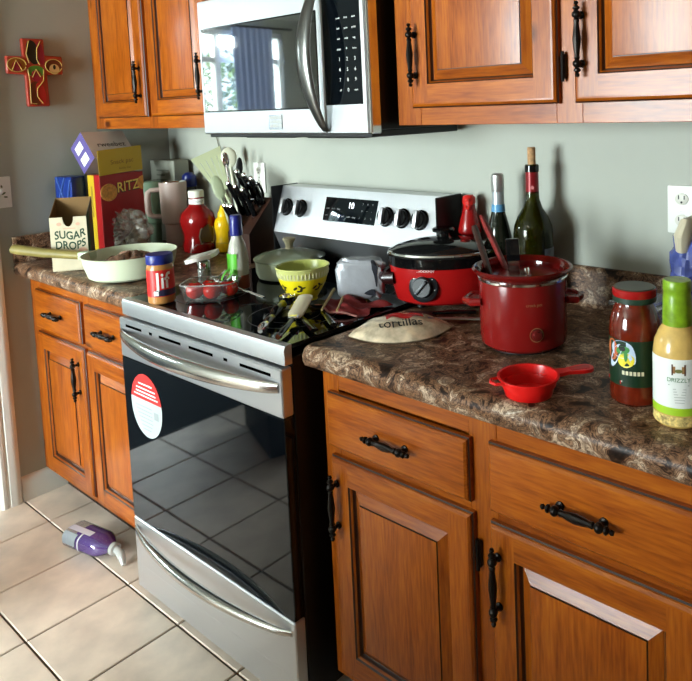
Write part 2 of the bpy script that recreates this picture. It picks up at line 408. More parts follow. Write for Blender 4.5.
def make_drawer(parent, x0, x1, z0, z1, yf, hx=None):
    b = MB()
    rect_rings(b, x0, x1, z0, z1, [(0, 0), (0, .010), (.003, .0125), (.004, .0155), (.009, .0195), (.013, DT)], yf, [(1, 1), (2, 2), (1, 1), (1, 1), (1, 1), (1, 1)])
    d = b.build('drawer', [wood_v, wood_h, glaze], parent, ang=20, norm=False)
    pull(d, (x0+x1)/2 if hx is None else hx, yf-DT, (z0+z1)/2, .14, False)
    return d
def carcass(parent, x0, x1, y0, z0, z1, stiles, rails, toe):
    """box, then a face frame of stiles and rails proud of it"""
    b = MB().box(x0, x1, y0+.018, -.002, z0, z1, 0, 0)
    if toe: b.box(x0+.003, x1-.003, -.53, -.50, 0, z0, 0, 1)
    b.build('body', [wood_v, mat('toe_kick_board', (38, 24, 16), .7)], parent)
    for a, c in stiles: MB().box(a, c, y0, y0+.018, z0, z1, .001).build('stile', wood_v, parent)
    for (a, c, d, e) in rails: MB().box(a, c, y0+.0004, y0+.018, d, e, .001).build('rail', wood_h, parent)

# left base cabinet
c1 = thing('base_cabinet', 'knotty pine base cabinet left of the range, two drawers over two doors', 'cabinet', (0, 0, 0))
carcass(c1, XL+.002, -.006, -.60, .10, .874, [(XL+.002, -.80), (-.452, -.398), (-.06, -.006)],
        [(-.80, -.452, .815, .874), (-.398, -.06, .815, .874), (-.80, -.452, .645, .69), (-.398, -.06, .645, .69), (-.80, -.452, .10, .15), (-.398, -.06, .10, .15)], True)
make_drawer(c1, -.812, -.443, .675, .822, -.60); make_drawer(c1, -.408, -.035, .675, .822, -.60, -.235)
make_door(c1, -.812, -.432, .128, .661, -.60, -.468, .553); make_door(c1, -.408, -.035, .128, .661, -.60, -.07, .553)
# right base cabinet
c2 = thing('base_cabinet', 'knotty pine base cabinet right of the range, under the long brown worktop', 'cabinet', (0, 0, 0))
bays = [(.83, 1.238), (1.28, 1.688), (1.73, 2.138), (2.18, 2.588)]
sti = [(.798, .850)]+[(bays[k][1]-.012, bays[k+1][0]+.012) for k in range(3)]+[(2.56, 2.62)]
rl = []
for k in range(4):
    a, c = sti[k][1], sti[k+1][0]
    rl += [(a, c, .812, .874), (a, c, .645, .69), (a, c, .10, .15)]
carcass(c2, .798, 2.62, -.60, .10, .874, sti, rl, True)
for k, (a, c) in enumerate(bays):
    make_drawer(c2, a-(.006 if k == 0 else 0), c-.004, .678 if k == 0 else .678, .808 if k == 0 else .815, -.60)
    make_door(c2, a, c, .128, .658, -.60, a+.022, .548, c+.006, (.575, .2))
# upper cabinets
UZ, UT = 1.404, 2.16
c3 = thing('wall_cabinet', 'honey pine wall cabinet with two doors in the corner, left of the microwave', 'cabinet', (0, 0, 0))
carcass(c3, XL+.002, .012, -.307, UZ, UT, [(XL+.002, -.815), (-.46, -.404), (-.04, .012)],
        [(-.815, -.46, UZ, 1.46), (-.404, -.04, UZ, 1.46), (-.815, -.46, 2.09, UT), (-.404, -.04, 2.09, UT)], False)
make_door(c3, -.832, -.447, 1.447, 2.11, -.307, -.476, 1.575); make_door(c3, -.418, -.03, 1.447, 2.11, -.307, -.062, 1.575)
c4 = thing('wall_cabinet', 'honey pine wall cabinet with raised panel doors, right of the microwave', 'cabinet', (0, 0, 0))
ub = [(.857, 1.279), (1.318, 1.74), (1.779, 2.201), (2.24, 2.60)]
sti = [(.797, .875)]+[(ub[k][1]-.012, ub[k+1][0]+.012) for k in range(3)]+[(2.58, 2.64)]
rl = []
for k in range(4):
    a, c = sti[k][1], sti[k+1][0]; rl += [(a, c, UZ, 1.46), (a, c, 2.09, UT)]
carcass(c4, .797, 2.64, -.307, UZ, UT, sti, rl, False)
for k, (a, c) in enumerate(ub):
    make_door(c4, a, c, 1.447, 2.11, -.307, a+.022, 1.577, c+.008, (1.525, 2.0))

# island out of view, added to keep daylight off the lower cabinets
isl = thing('shading_island', 'unseen pine island added between the garden door and the cabinets to shade them', 'island', (0, 0, 0))
MB().box(.15, 1.55, -2.98, -2.34, .002, .875, .002).build('body', wood_v, isl)
MB().box(.10, 1.60, -3.02, -2.30, .876, .914, .008, seg=2).build('slab', granite, isl)
for k in range(3): MB().box(.20+.45*k, .60+.45*k, -2.34, -2.325, .12, .82, .003).build('panel', wood_v, isl)

# worktops: moulded front edge, upstand at the back
def worktop(name, label, x0, x1, side):
    t = thing(name, label, 'worktop', (0, 0, 0))
    prof = [(-.003, .876), (-.618, .876), (-.622, .868), (-.634, .866), (-.646, .872), (-.652, .885), (-.652, .898), (-.646, .910), (-.636, .9165), (-.624, .9178), (-.606, .9165), (-.585, .915), (-.003, .915)]
    MB().prism(prof, x0, x1, 'x').build('slab', granite, t, ang=50)
    bs = [(-.001, .915), (-.030, .915), (-.024, .919), (-.021, .926), (-.020, 1.008), (-.017, 1.0145), (-.012, 1.017), (-.001, 1.017)]
    MB().prism(bs, x0+(0.021 if side else 0), x1, 'x').build('backsplash', granite, t, ang=50)
    if side:
        MB().box(XL+.001, XL+.020, -.652, -.001, .9152, 1.016, .004, seg=2).build('side_splash', granite, t)
    return t
worktop('worktop', 'brown mottled worktop left of the range with a side upstand on the wall', XL+.001, -.003, True)
worktop('worktop', 'long brown mottled worktop right of the range holding the crockpot', .793, 2.63, False)

# ------------------------------------------------------------------ range
rg = thing('range', 'stainless steel and black glass electric range between the pine cabinets', 'range', (0, 0, 0))
MB().box(.002, .758, -.655, -.012, .03, .885, .002).build('body', black_enamel, rg)
for x in (.06, .70):
    for y in (-.60, -.06): MB().lathe([(.018, 0), (.018, .006), (.008, .01), (.008, .03)], 12, c=(x, y, .0005)).build('foot', black, rg)
MB().box(.002, .758, -.668, -.075, .905, .9165, .003).build('glass_cooktop', black_glass, rg)
b = MB(); b.prism([(-.676, .872), (-.677, .908), (-.673, .9165), (-.664, .918), (-.655, .918), (-.655, .872)], .001, .759, 'x')
b.build('front_trim', steel, rg)
bm_ = mat('burner_print', (70, 70, 72), .3)
for (x, y, r_) in ((.19, -.50, .10), (.57, -.50, .115), (.19, -.22, .075), (.57, -.22, .08)):
    b = MB()
    for q in (r_, r_*.62):
        b.lathe([(q-.0012, .91675), (q+.0012, .91675)], 40, c=(x, y, 0), cap=False)
    b.build('burner_ring', bm_, rg, norm=False)
# oven door
zt, zs, zg, zd, yd = .866, .750, .254, .034, -.688
dr = MB().box(.001, .759, yd, -.657, zs, zt, .003).build('oven_door', steel, rg)
MB().box(.001, .759, yd+.001, -.657, zg+.003, zs-.001, .002).build('oven_glass', black_glass, dr)
bk = MB()
for a, c in ((.04, .13), (.172, .188), (.225, .335), (.375, .485), (.532, .548), (.60, .72)): bk.box(a, c, yd-.0006, yd+.002, .843, .8505)
bk.build('vent_slots', mat('slot_black', (4, 4, 4), 1, 0, 0), dr)['kind'] = 'stuff'
def arch_handle(parent, z, x0, x1, out, hw, yb, drop=0):
    """wide flattened bar that bows out of the door; it grows out of the face at both ends"""
    b = MB(); n = 28; ring = 12; vs_, fs = [], []
    for i in range(n+1):
        u = i/n; k = math.sin(PI*u)**.72; x = x0+(x1-x0)*u; y = yb-out*k; zz = z-drop*k; w_ = hw*(.55+.45*k)
        th = .004+.010*k
        for j in range(ring):
            a = 2*PI*j/ring; vs_.append((x, y+math.cos(a)*th, zz+math.sin(a)*w_))
    for i in range(n):
        for j in range(ring): fs.append((i*ring+j, i*ring+(j+1) % ring, (i+1)*ring+(j+1) % ring, (i+1)*ring+j))
    fs += [tuple(range(ring)), tuple(n*ring+j for j in range(ring))]
    b.add(vs_, fs); return b.build('handle', chrome if drop else steel, parent, ang=60)
hsteel = brushed('handle_steel', (200, 198, 194), .2)
h = arch_handle(dr, .822, .010, .748, .052, .022, yd-.001); h.data.materials[0] = hsteel
# sticker on the glass
def ell(cx, cz, a, c, y, n=36, lo=0, hi=2*PI): return [(cx+a*math.cos(lo+(hi-lo)*k/n), y, cz+c*math.sin(lo+(hi-lo)*k/n)) for k in range(n+1)]
sx_, sz_, sa, sb = .128, .626, .085, .093
st = MB()
lo = ell(sx_, sz_, sa, sb, yd-.0004, 40, R(-190), R(10)); hi_ = ell(sx_, sz_, sa, sb, yd-.0004, 40, R(10), R(170))
st.add(lo, [tuple(range(len(lo)))], 0); st.add(hi_, [tuple(range(len(hi_)))], 1)
for k, (ww, zz) in enumerate(((.075, .060), (.105, .047), (.11, .036), (.13, .026))): st.box(sx_-ww/2, sx_+ww/2, yd-.0008, yd-.0004, sz_+zz, sz_+zz+.004, 0, 2)
for k in range(7): st.box(sx_-.062+.006*k, sx_+(.03 if k < 4 else .055-.006*k), yd-.0008, yd-.0004, sz_-.006-.011*k, sz_-.003-.011*k, 0, 3)
st.box(sx_+.04, sx_+.065, yd-.0008, yd-.0004, sz_-.03, sz_-.008, 0, 3)
sticker = st.build('sticker', [mat('sticker_white', (176, 186, 186), .4), mat('sticker_red', (205, 52, 50), .4), print_w, mat('sticker_grey', (150, 156, 158), .5)], dr, norm=False, smooth=False)
sticker['label'] = 'oval red and white paper sticker on the oven glass'
# drawer
dw = MB().box(.001, .759, yd, -.657, zd, zg, .003).build('storage_drawer', steel, rg)
MB().box(.003, .757, yd-.0003, yd+.01, zd+.004, zd+.078).build('drawer_lower_band', steel, dw)
h = arch_handle(dw, .226, .014, .748, .046, .013, yd-.001); h.data.materials[0] = hsteel
# back guard with knobs and display
bgp = [(-.078, 1.187), (-.013, 1.187), (-.013, .905), (-.10, .905), (-.10, .960), (-.128, 1.030)]
bgo = MB().prism(bgp, .004, .756, 'x').build('back_guard', [steel, black_enamel], rg, ang=20)
for pl in bgo.data.polygons:
    cz = sum((bgo.data.vertices[i].co.z for i in pl.vertices))/len(pl.vertices)
    if cz < .975 or abs(pl.normal.x) > .9: pl.material_index = 1
MB().box(-.001, .004, -.128, -.010, .95, 1.190, .002).build('end_cap', black_enamel, bgo)
MB().box(.756, .762, -.128, -.010, .95, 1.190, .002).build('end_cap', black_enamel, bgo)
ta = math.degrees(math.atan2(.050, .165))       # slope of the control face
def on_guard(x, z, out=0):
    y = -.078-(1.187-z)*(.050/.165); n = Vector((0, -.165, .050)).normalized()
    return Vector((x, y, z))+n*out
RG = RX(-ta)
def guard_box(mb, x0, x1, z0, z1, h0, h1, bev=0, mi=0):
    zc = (z0+z1)/2; st_ = len(mb.v); mb.box(x0, x1, -h1, -h0, -(z1-z0)/2, (z1-z0)/2, bev, mi, 2); mb.xf(T(*on_guard(0, zc)) @ RG, st_)
b = MB(); guard_box(b, .246, .490, 1.066, 1.163, -.001, .0015, .0009); dsp = b.build('display', black_glass, bgo)
b = MB()
def gtext(s_, x, z, size, mi): put_text(b, s_, size, lambda a, q: on_guard(x+a, z+q*.96, .0018), mi)
gtext('10', .372, 1.138, .028, 0)
b.build('clock_digits', mat('clock_digits', (255, 255, 255), .5, emit=(235, 240, 255), es=2.0), dsp, norm=False, smooth=False); b = MB()
for k, s_ in enumerate(('bake', 'broil', 'keep')): gtext(s_, .264+.026*k, 1.125, .008, 0)
for r_ in range(2):
    for k, s_ in enumerate((('conv', 'clean', 'warm', 'lock', 'cook', 'delay', '1', '2', '3'), ('temp', 'light', 'timer', 'clock', 'set', 'time', '4', '5', '6'))[r_]): gtext(s_, .262+.026*k, 1.103-.018*r_, .008, 0)
for k, s_ in enumerate(('7', '8', '9')): gtext(s_, .425+.022*k, 1.146, .008, 0)
for k, s_ in enumerate(('0', '+', '-')): gtext(s_, .425+.022*k, 1.125, .008, 0)
b.build('display_print', mat('grey_print', (150, 150, 150), .5), dsp, norm=False, smooth=False)['kind'] = 'stuff'
for x in (.052, .128, .536, .604, .676):
    kb = MB().lathe([(.030, 0), (.031, .004), (.027, .007), (.0265, .018), (.024, .021), (.0, .021)], 24)
    kb.xf(T(*on_guard(x, 1.115)) @ RG @ RX(90)); ko = kb.build('knob', black_g, bgo)
    gb = MB(); gb.box(-.007, .007, -.033, -.018, -.026, .026, .003, seg=2); gb.xf(T(*on_guard(x, 1.115)) @ RG); gb.build('grip', steel, ko)
    mk_ = MB(); guard_box(mk_, x-.0015, x+.0015, 1.153, 1.159, 0, .0004); mk_.build('mark', print_k, ko)

# ------------------------------------------------------------------ microwave
mw = thing('microwave', 'stainless over-the-range microwave with black window and bowed handle', 'microwave', (0, 0, 0))
mx0, mx1, mz0, mz1, my = .018, .775, 1.382, 1.801, -.383
MB().box(mx0+.004, mx1-.004, -.345, -.003, mz0+.012, mz1, .002).build('body', black_enamel, mw)
b = MB().box(mx0+.012, mx1-.012, -.37, -.02, mz0-.006, mz0+.012, .002)
for k in range(2): b.box(.12+.3*k, .36+.3*k, -.30, -.12, mz0-.012, mz0-.006, .002)
b.build('underside', black, mw)
md = MB().box(mx0, .603, my, -.347, mz0+.004, mz1, .004).build('door', steel, mw)
MB().box(mx0+.016, .578, my-.0012, my+.004, 1.458, 1.712, .0008).build('window', mat('microwave_glass', (22, 20, 19), .03, 0, .9, ior=2.2), md)
MB().box(mx0+.012, .582, my-.0005, my+.003, 1.454, 1.716, .0006).build('window_frame', black_g, md)
b = MB().box(.356, .418, my-.002, my+.002, 1.400, 1.441, .001); bo = b.build('badge', chrome, md)
b = MB()
for r_ in range(3):
    for k in range(4): b.box(.362+.0135*k, .3735+.0135*k, my-.0026, my-.002, 1.405+.0115*r_, 1.4145+.0115*r_)
b.build('badge_print', mat('badge_grey', (170, 170, 168), .4), bo, smooth=False)
pc = MB().box(.605, .763, my, -.347, mz0+.004, mz1, .003).build('control_column', steel, mw)
MB().box(.607, .748, my-.0012, my+.004, 1.462, 1.785, .0008).build('keypad', black_glass, pc)
b = MB(); mwf = lambda x, z: (lambda a, q: (x+a, my-.0016, z+q))
rows = [('cook', 'time', 'auto'), ('defr', 'pow', 'pizza'), ('soft', 'melt', 'veg'), ('popc', '+', 'beve'), ('1', '2', '3'), ('4', '5', '6'), ('7', '8', '9'), ('off', '0', 'start')]
for r_, rr in enumerate(rows):
    for k, s_ in enumerate(rr): put_text(b, s_, .013 if len(s_) == 1 else .0075, mwf(.668+.029*k, 1.685-.0265*r_), 0)
b.build('keypad_print', print_w, pc, norm=False, smooth=False)['kind'] = 'stuff'
MB().box(.764, mx1, my+.001, -.347, mz0+.004, mz1, .003).build('side_trim', chrome, mw)
b = MB(); n, ring = 26, 12; vs_, fs = [], []
for i in range(n+1):
    u = i/n; k = math.sin(PI*u)**.8; z = 1.392+.403*u; y = my-.004-.058*k; hw = .012+.015*k
    xq = .607-.010*k
    for j in range(ring):
        a = 2*PI*j/ring; vs_.append((xq+math.cos(a)*hw, y+math.sin(a)*(.004+.006*k), z))
for i in range(n):
    for j in range(ring): fs.append((i*ring+j, i*ring+(j+1) % ring, (i+1)*ring+(j+1) % ring, (i+1)*ring+j))
fs += [tuple(range(ring)), tuple(n*ring+j for j in range(ring))]
b.add(vs_, fs); b.build('handle', steel_d, md, ang=60)

# ------------------------------------------------------------------ things on the walls
def plate(name, label, cat, M, kind):
    t = thing(name, label, cat); t.matrix_world = M        # local: x right, z up, -y outwards
    MB().box(-.036, .036, -.006, 0, -.058, .058, .004, seg=2).build('cover_plate', [white_p, None][0:1], t)
    if kind == 'outlet':
        for s_ in (.026, -.026):
            b = MB(); b.lathe([(.0165, 0), (.0165, .002), (.0155, .0025), (0, .0025)], 24, sx=1, sy=.86); b.xf(T(0, -.006, s_) @ RX(90)); so = b.build('socket', mat('socket_cream', (206, 204, 192), .4), t)
            c = MB().box(-.008, -.0055, -.0092, -.0084, s_-.001, s_+.009).box(.0055, .008, -.0092, -.0084, s_-.001, s_+.008); c.lathe([(.0028, 0), (.0028, .0005)], 10, c=(0, 0, 0))
            st_ = len(c.v)-20
            for i in range(st_, len(c.v)): c.v[i] = T(0, -.0084, s_-.008) @ RX(90) @ c.v[i]
            c.build('slots', print_k, so)
        b = MB().lathe([(.003, 0), (.0025, .0012), (0, .0014)], 10); b.xf(T(0, -.006, 0) @ RX(90)); b.build('screw', chrome, t)
    else:
        b = MB()
        for (x, z, s_, a) in ((0, .008, .009, 20), (.010, -.004, .008, -30), (-.012, -.002, .008, 60), (.016, -.018, .007, 10), (-.008, -.018, .007, -50), (.005, .022, .006, 80)):
            st_ = len(b.v); b.add([(s_*math.cos(2*PI*k/10), 0, .45*s_*math.sin(2*PI*k/10)) for k in range(10)], [tuple(range(10))]); b.xf(T(x, -.0064, z) @ RY(a), st_)
        b.build('leaf_print', mat('leaf_print_green', (88, 104, 72), .6), t, norm=False)
        MB().box(-.005, .005, -.016, -.006, -.004, .014, .002).build('toggle', white_p, t)
    return t
plate('wall_outlet', 'white double socket plate on the wall above the right worktop', 'outlet', T(1.4275, 0, 1.184), 'outlet')
plate('wall_outlet', 'white socket plate on the wall behind the knife block', 'outlet', T(-.235, 0, 1.20), 'outlet')
plate('light_switch', 'white switch plate with a green leaf print on the left wall', 'switch', T(XL, -.674, 1.186) @ RZ(90), 'switch')
# painted cross
cr_o = thing('wall_cross', 'hand painted red folk cross hanging on the left wall', 'cross', (XL, -.525, 1.628)); cr_o.rotation_euler = (0, 0, R(90))
cw, ch = .036, .041
poly = [(-.098, -.005), (-.098, .062), (-.040, .060), (-.042, .128), (.036, .128), (.036, .066), (.098, .064), (.098, -.006), (.040, -.008), (.042, -.128), (-.036, -.128), (-.036, -.008)]
b = MB(); b.prism(poly, -.020, 0, 'y')
cm = bmesh.new()
cross = b.build('wooden_body', mat('cross_red_paint', (164, 52, 34), .3, coat=.4), cr_o)
bv = cross.modifiers.new('bevel', 'BEVEL'); bv.width = .005; bv.segments = 2; cm.free()
def blob(mb, pts, y, mi, th=.0012):
    mb.add([(a, y, c) for a, c in pts]+[(a, y+th, c) for a, c in pts], [tuple(range(len(pts)))]+[(k, (k+1) % len(pts), len(pts)+(k+1) % len(pts), len(pts)+k) for k in range(len(pts))], mi)
def oval(cx, cz, a, c, rot=0, n=18):
    o = []
    for k in range(n):
        x, z = a*math.cos(2*PI*k/n), c*math.sin(2*PI*k/n); o.append((cx+x*math.cos(R(rot))-z*math.sin(R(rot)), cz+x*math.sin(R(rot))+z*math.cos(R(rot))))
    return o
art = MB()
blob(art, oval(-.006, .076, .022, .046, 8), -.0207, 0)
blob(art, oval(.020, .074, .012, .044, 6), -.0209, 1)
blob(art, oval(-.064, .028, .032, .026), -.0207, 2); blob(art, oval(-.064, .022, .016, .020), -.0214, 1)
blob(art, oval(.064, .026, .030, .026), -.0207, 3); blob(art, oval(.066, .014, .018, .020), -.0214, 4); blob(art, oval(.066, .022, .005, .009), -.0222, 0)
blob(art, oval(0, .005, .030, .022), -.0207, 5); blob(art, oval(0, -.012, .017, .022), -.0213, 1)
blob(art, oval(-.004, -.078, .026, .046), -.0207, 3); blob(art, oval(.012, -.078, .016, .042, 10), -.0213, 6)
art.build('painted_motifs', [mat('cross_black', (22, 30, 22), .3), mat('cross_magenta', (150, 30, 52), .3), mat('cross_ochre', (150, 92, 30), .3), mat('cross_brown', (104, 48, 24), .3), mat('cross_cream', (214, 178, 118), .3), mat('cross_green', (78, 132, 44), .3), mat('cross_scarlet', (186, 40, 36), .3)], cr_o, norm=False, smooth=False)
ln = MB()
def line(pts): ln.tube([(a, -.0222, c) for a, c in pts], .0016, 6)
line([(-.018, .118), (-.030, .07), (-.022, .035)]); line([(.022, .118), (.008, .09), (.006, .05), (.014, .03)])
line(oval(-.064, .028, .032, .026, 0, 20)); line([(-.082, .004), (-.066, .045), (-.046, .006)])
line(oval(.064, .026, .030, .026, 0, 20)); line([(-.028, .012), (-.024, -.03), (-.026, -.115), (-.006, -.118)]); line([(.026, .012), (.024, -.03), (.0, -.06), (-.002, -.09), (.016, -.116)]); line([(-.014, -.018), (0, .012), (.014, -.016)])
ln.build('outline_lines', mat('cross_gold', (196, 164, 84), .3), cr_o)
# thin cable on the wall
tag(MB().tube([(-.515, -.006, 1.402), (-.508, -.007, 1.36), (-.492, -.006, 1.31), (-.474, -.007, 1.24), (-.462, -.006, 1.15), (-.458, -.024, 1.03)], .0022, 8).build('power_cable', mat('cable_grey', (120, 118, 104), .5)),
    'thin grey cable running down the wall below the left wall cabinet', 'cable')

# ------------------------------------------------------------------ left worktop
ZC = .9155; ZS = .9185
def lathe_thing(name, label, cat, x, y, z, prof, m_, part='body', n=32, group=None, **k):
    t = thing(name, label, cat, (x, y, z), group=group); MB().lathe(prof, n, **k).build(part, m_, t); return t
# opened card carton with a notched front
ca = thing('carton', 'opened cream card carton with green lettering beside the pan', 'carton', (-.578, -.634, ZC), (0, 0, 52))
Wc, Dc, Hf, Hb = .118, .085, .192, .252; tt = .0016
card_in = mat('brown_card_inside', (122, 92, 52), .8); kraft = mat('grey_kraft', (104, 92, 74), .8); green_c = mat('carton_green', (34, 84, 46), .5)
notch = [(.5*Wc+.5*Wc*.30*math.cos(PI+PI*k/10)*1.0, Hf+.034*math.sin(PI+PI*k/10)) for k in range(11)]
pf = [(0, 0), (Wc, 0), (Wc, Hf)]+[(x, z) for x, z in reversed(notch)]+[(0, Hf)]
b = MB(); b.prism(pf, 0, tt, 'y'); b.build('front_panel', cream_p, ca)
b = MB(); b.prism([(tt, 0), (Dc, 0), (Dc, Hb), (tt, Hf)], Wc-tt, Wc, 'x'); sp_ = b.build('side_panel', kraft, ca)
b = MB(); b.prism([(tt, 0), (.034, 0), (.034, Hf+.012), (tt, Hf)], Wc, Wc+.0008, 'x'); b.build('green_band', green_c, sp_)
b = MB(); b.prism([(tt, 0), (Dc, 0), (Dc, Hb), (tt, Hf)], 0, tt, 'x'); b.build('side_panel', card_in, ca)
MB().box(0, Wc, Dc-tt, Dc, 0, Hb).build('back_panel', card_in, ca)
MB().box(0, Wc, 0, Dc, 0, tt).build('bottom', kraft, ca)
b = MB()
wav = lambda x, z: (lambda a, q: (x+a, -.0005, z+q+.006*math.sin((x+a)*60)+(x+a-.06)*.14))
put_text(b, 'SUGAR', .040, wav(.063, .128), 0, .022, .78); put_text(b, 'DROPS', .039, wav(.063, .092), 0, .022, .80)
b.build('lettering', print_g, ca, norm=False, smooth=False)
b = MB()
for k, (x, z, s_) in enumerate(((.100, .070, .015), (.03, .168, .008), (.09, .166, .007))): b.add([(x+s_*math.cos(2*PI*j/14), -.0004, z+s_*.8*math.sin(2*PI*j/14)) for j in range(14)], [tuple(range(14))])
b.box(.042, .082, -.0006, -.0003, .150, .153); b.build('pink_print', mat('pink_print', (206, 160, 138), .6), ca, norm=False, smooth=False)['kind'] = 'stuff'

# cracker box with its lid flap standing up
rz = thing('cracker_box', 'red cracker box with a yellow top flap, in the corner behind the carton', 'box', (-.775, -.408, ZC), (0, 0, 4))
RW, RD, RH = .085, .178, .315
red_c = mat('cracker_red', (150, 22, 22), .4); yel_c = mat('cracker_yellow', (190, 158, 34), .4)
MB().box(0, RW, 0, RD, 0, RH, .001).build('box_body', red_c, rz)
MB().box(-.0002, .045, -.0008, 0, 0, RH-.002).build('yellow_side', yel_c, rz)
b = MB().box(.020, .030, -.0013, -.0008, .15, .27).build('side_print', mat('side_print', (150, 120, 40), .5), rz)
fl = MB().box(0, .0016, .0, RD, 0, .098); fl.xf(T(RW, 0, RH-.003) @ RX(3.5) @ RY(5)); flap = fl.build('top_flap', yel_c, rz)
b = MB(); fx = T(RW, 0, RH-.003) @ RX(3.5) @ RY(5)
def ritz_f(y, z, M_=None): return (lambda a, q: (M_ @ Vector((.0022, y+a, z+q))) if M_ else Vector((RW+.0008, y+a, z+q)))
put_text(b, 'Snack pac', .024, ritz_f(.095, .045, fx), 0); put_text(b, 'family size', .012, ritz_f(.105, .018, fx), 0); b.build('flap_print', mat('flap_print', (120, 84, 20), .5), flap, norm=False, smooth=False)
b = MB(); put_text(b, 'RITZ', .054, lambda a, q: Vector((RW+.0012, .113+a, .262+q+.1*a)), 0, .012, .82); b.build('lettering', mat('ritz_letters', (236, 206, 96), .5), rz, norm=False, smooth=False)
b = MB(); put_text(b, 'RITZ', .054, lambda a, q: Vector((RW+.0008, .111+a, .259+q+.1*a)), 0, .034, .82); b.build('lettering_shadow', mat('ritz_shadow', (70, 36, 20), .5), rz, norm=False, smooth=False)
for (y, z, s_) in ((.034, .245, .034), (.178, .27, .028)):
    b = MB(); b.lathe([(s_, 0), (s_*.96, .0012), (0, .0016)], 24); b.xf(T(RW, y, z) @ RY(90))
    b.v = [Vector((v.x, min(v.y, RD), v.z)) for v in b.v]
    b.build('cracker_picture', mat('cracker_tan', (196, 132, 58), .5, var=.15, vscale=90), rz)

# blue foil pack and the white and purple box resting in the corner
bp_ = thing('foil_pack', 'crinkled dark blue foil pack behind the opened carton', 'pack', (-.835, -.452, ZC), (0, 0, 12))
b = MB(); b.box(-.045, .055, -.03, .03, 0, .312, .006, seg=2); bo = b.build('pouch', mat('blue_foil', (24, 52, 130), .28, .3, bump=.8, bscale=35), bp_)
b = MB()
for a, c in (((-.03, .20), (.02, .31)), ((.02, .20), (-.03, .31)), ((.03, .21), (.05, .30))): b.tube([(a[0], -.0305, a[1]), ((a[0]+c[0])/2, -.032, (a[1]+c[1])/2), (c[0], -.0305, c[1])], .004, 6)
b.build('folds', mat('blue_foil_light', (70, 100, 176), .3, .3), bo)
A0 = Vector((-.802, -.410, 1.396)); e1 = Vector((.0845, .0085, -.099)); e2 = Vector((-.019, .174, -.004)); e3 = Vector((-.068, -.009, -.060))
e2 = (e2-e1*e2.dot(e1)/e1.length_squared); e3 = e1.cross(e2).normalized()*-.100
if e3.x > 0: e3 = -e3
pb_ = thing('snack_box', 'white and purple snack box tilted on top of the packs in the corner', 'box', tuple(A0))
def cornerbox(o, a, b_, c): return [o, o+a, o+a+b_, o+b_, o+c, o+a+c, o+a+b_+c, o+b_+c]
MB().add(cornerbox(Vector((0, 0, 0)), e1, e2, e3), [(0,1,2,3), (0,4,5,1), (4,7,6,5), (3,2,6,7), (1,5,6,2), (0,3,7,4)], [0, 1, 0, 1, 0, 0]).build('box_body', [mat('snack_box_white', (216, 212, 206), .5), mat('snack_box_purple', (92, 80, 140), .5)], pb_)
n1 = e1.cross(e2).normalized(); n1 = n1 if n1.dot(e3) < 0 else -n1; n2 = -e2.normalized()
b = MB(); put_text(b, 'rweebez', .034, lambda a, q: e1*.52+e2*.55+e2.normalized()*a-e1.normalized()*q+n1*.0006, 0, .002); b.build('lettering', print_k, pb_, norm=False, smooth=False)
b = MB()
for u in (.16, .58):
    o = e1*u+e3*.28+n2*.0006; b.add([o, o+e1*.28, o+e1*.28+e3*.5, o+e3*.5], [(0, 1, 2, 3)])
b.build('white_windows', print_w, pb_, norm=False, smooth=False)
# pale box against the back wall with a dark blue cap on it
gb_ = thing('card_box', 'pale grey card box standing behind the two tumblers', 'box', (-.80, -.062, ZC), (0, 0, 3))
MB().box(-.075, .10, -.035, .035, 0, .345, .002).build('box_body', mat('pale_card', (150, 152, 138), .6), gb_)
b = MB()
for k, w_ in enumerate((.09, .06, .075)): b.box(-.03, -.03+w_, -.0356, -.035, .30-.02*k, .306-.02*k)
b.build('box_print', mat('faded_print', (112, 114, 104), .6), gb_, smooth=False)
bj = thing('blue_jar', 'small jar with a domed dark blue lid behind the pink tumbler', 'jar', (-.655, -.052, ZC))
MB().lathe([(.0, 0), (.026, .002), (.027, .006), (.027, .232), (.024, .238)], 24).build('glass_body', mat('jar_dark_glass', (44, 44, 40), .15), bj)
MB().lathe([(.026, .236), (.029, .24), (.030, .262), (.026, .283), (.014, .294), (0, .296)], 24).build('lid', mat('dark_blue_plastic', (20, 34, 104), .3), bj)

# clear bag, tumblers
t_fn = {}
def crumple(name, label, cat, x, y, z, rx, ry, rz_, m_, seed, amp=.35, zmin=0, pw=1.0):
    r2 = random.Random(seed); ph = [(r2.uniform(2, 9), r2.uniform(2, 9), r2.uniform(0, 6), r2.uniform(.3, 1)) for _ in range(9)]
    def fn(u, v, ks=1.0):
        th, fi = 2*PI*u, PI*v
        d = Vector((math.cos(th)*math.sin(fi), math.sin(th)*math.sin(fi), math.cos(fi)))
        k = 1+amp*sum(math.sin(a*d.x*2+c*d.z*2+p_+d.y*a)*w_ for a, c, p_, w_ in ph)/4.0
        k *= ks; sg = lambda q: math.copysign(abs(q)**pw, q); return Vector((sg(d.x)*rx*k, sg(d.y)*ry*k, max(zmin, rz_+sg(d.z)*rz_*k)))
    t = thing(name, label, cat, (x, y, z)); MB().grid(fn, 40, 22).build('film', m_, t, ang=12 if pw == 1 else 40); t_fn[name] = fn; return t
bag = crumple('plastic_bag', 'crumpled clear plastic bag between the carton and the green tumbler', 'bag', -.60, -.335, ZC, .075, .06, .088, bagfilm, 3, .4)
b = MB(); b.tube([(-.03, -.02, .012), (.01, 0, .05), (.04, .01, .085), (.03, .02, .12)], [.03, .038, .034, .02], 12); b.build('contents', mat('pale_buns', (176, 160, 132), .7, var=.2, vscale=30), bag)
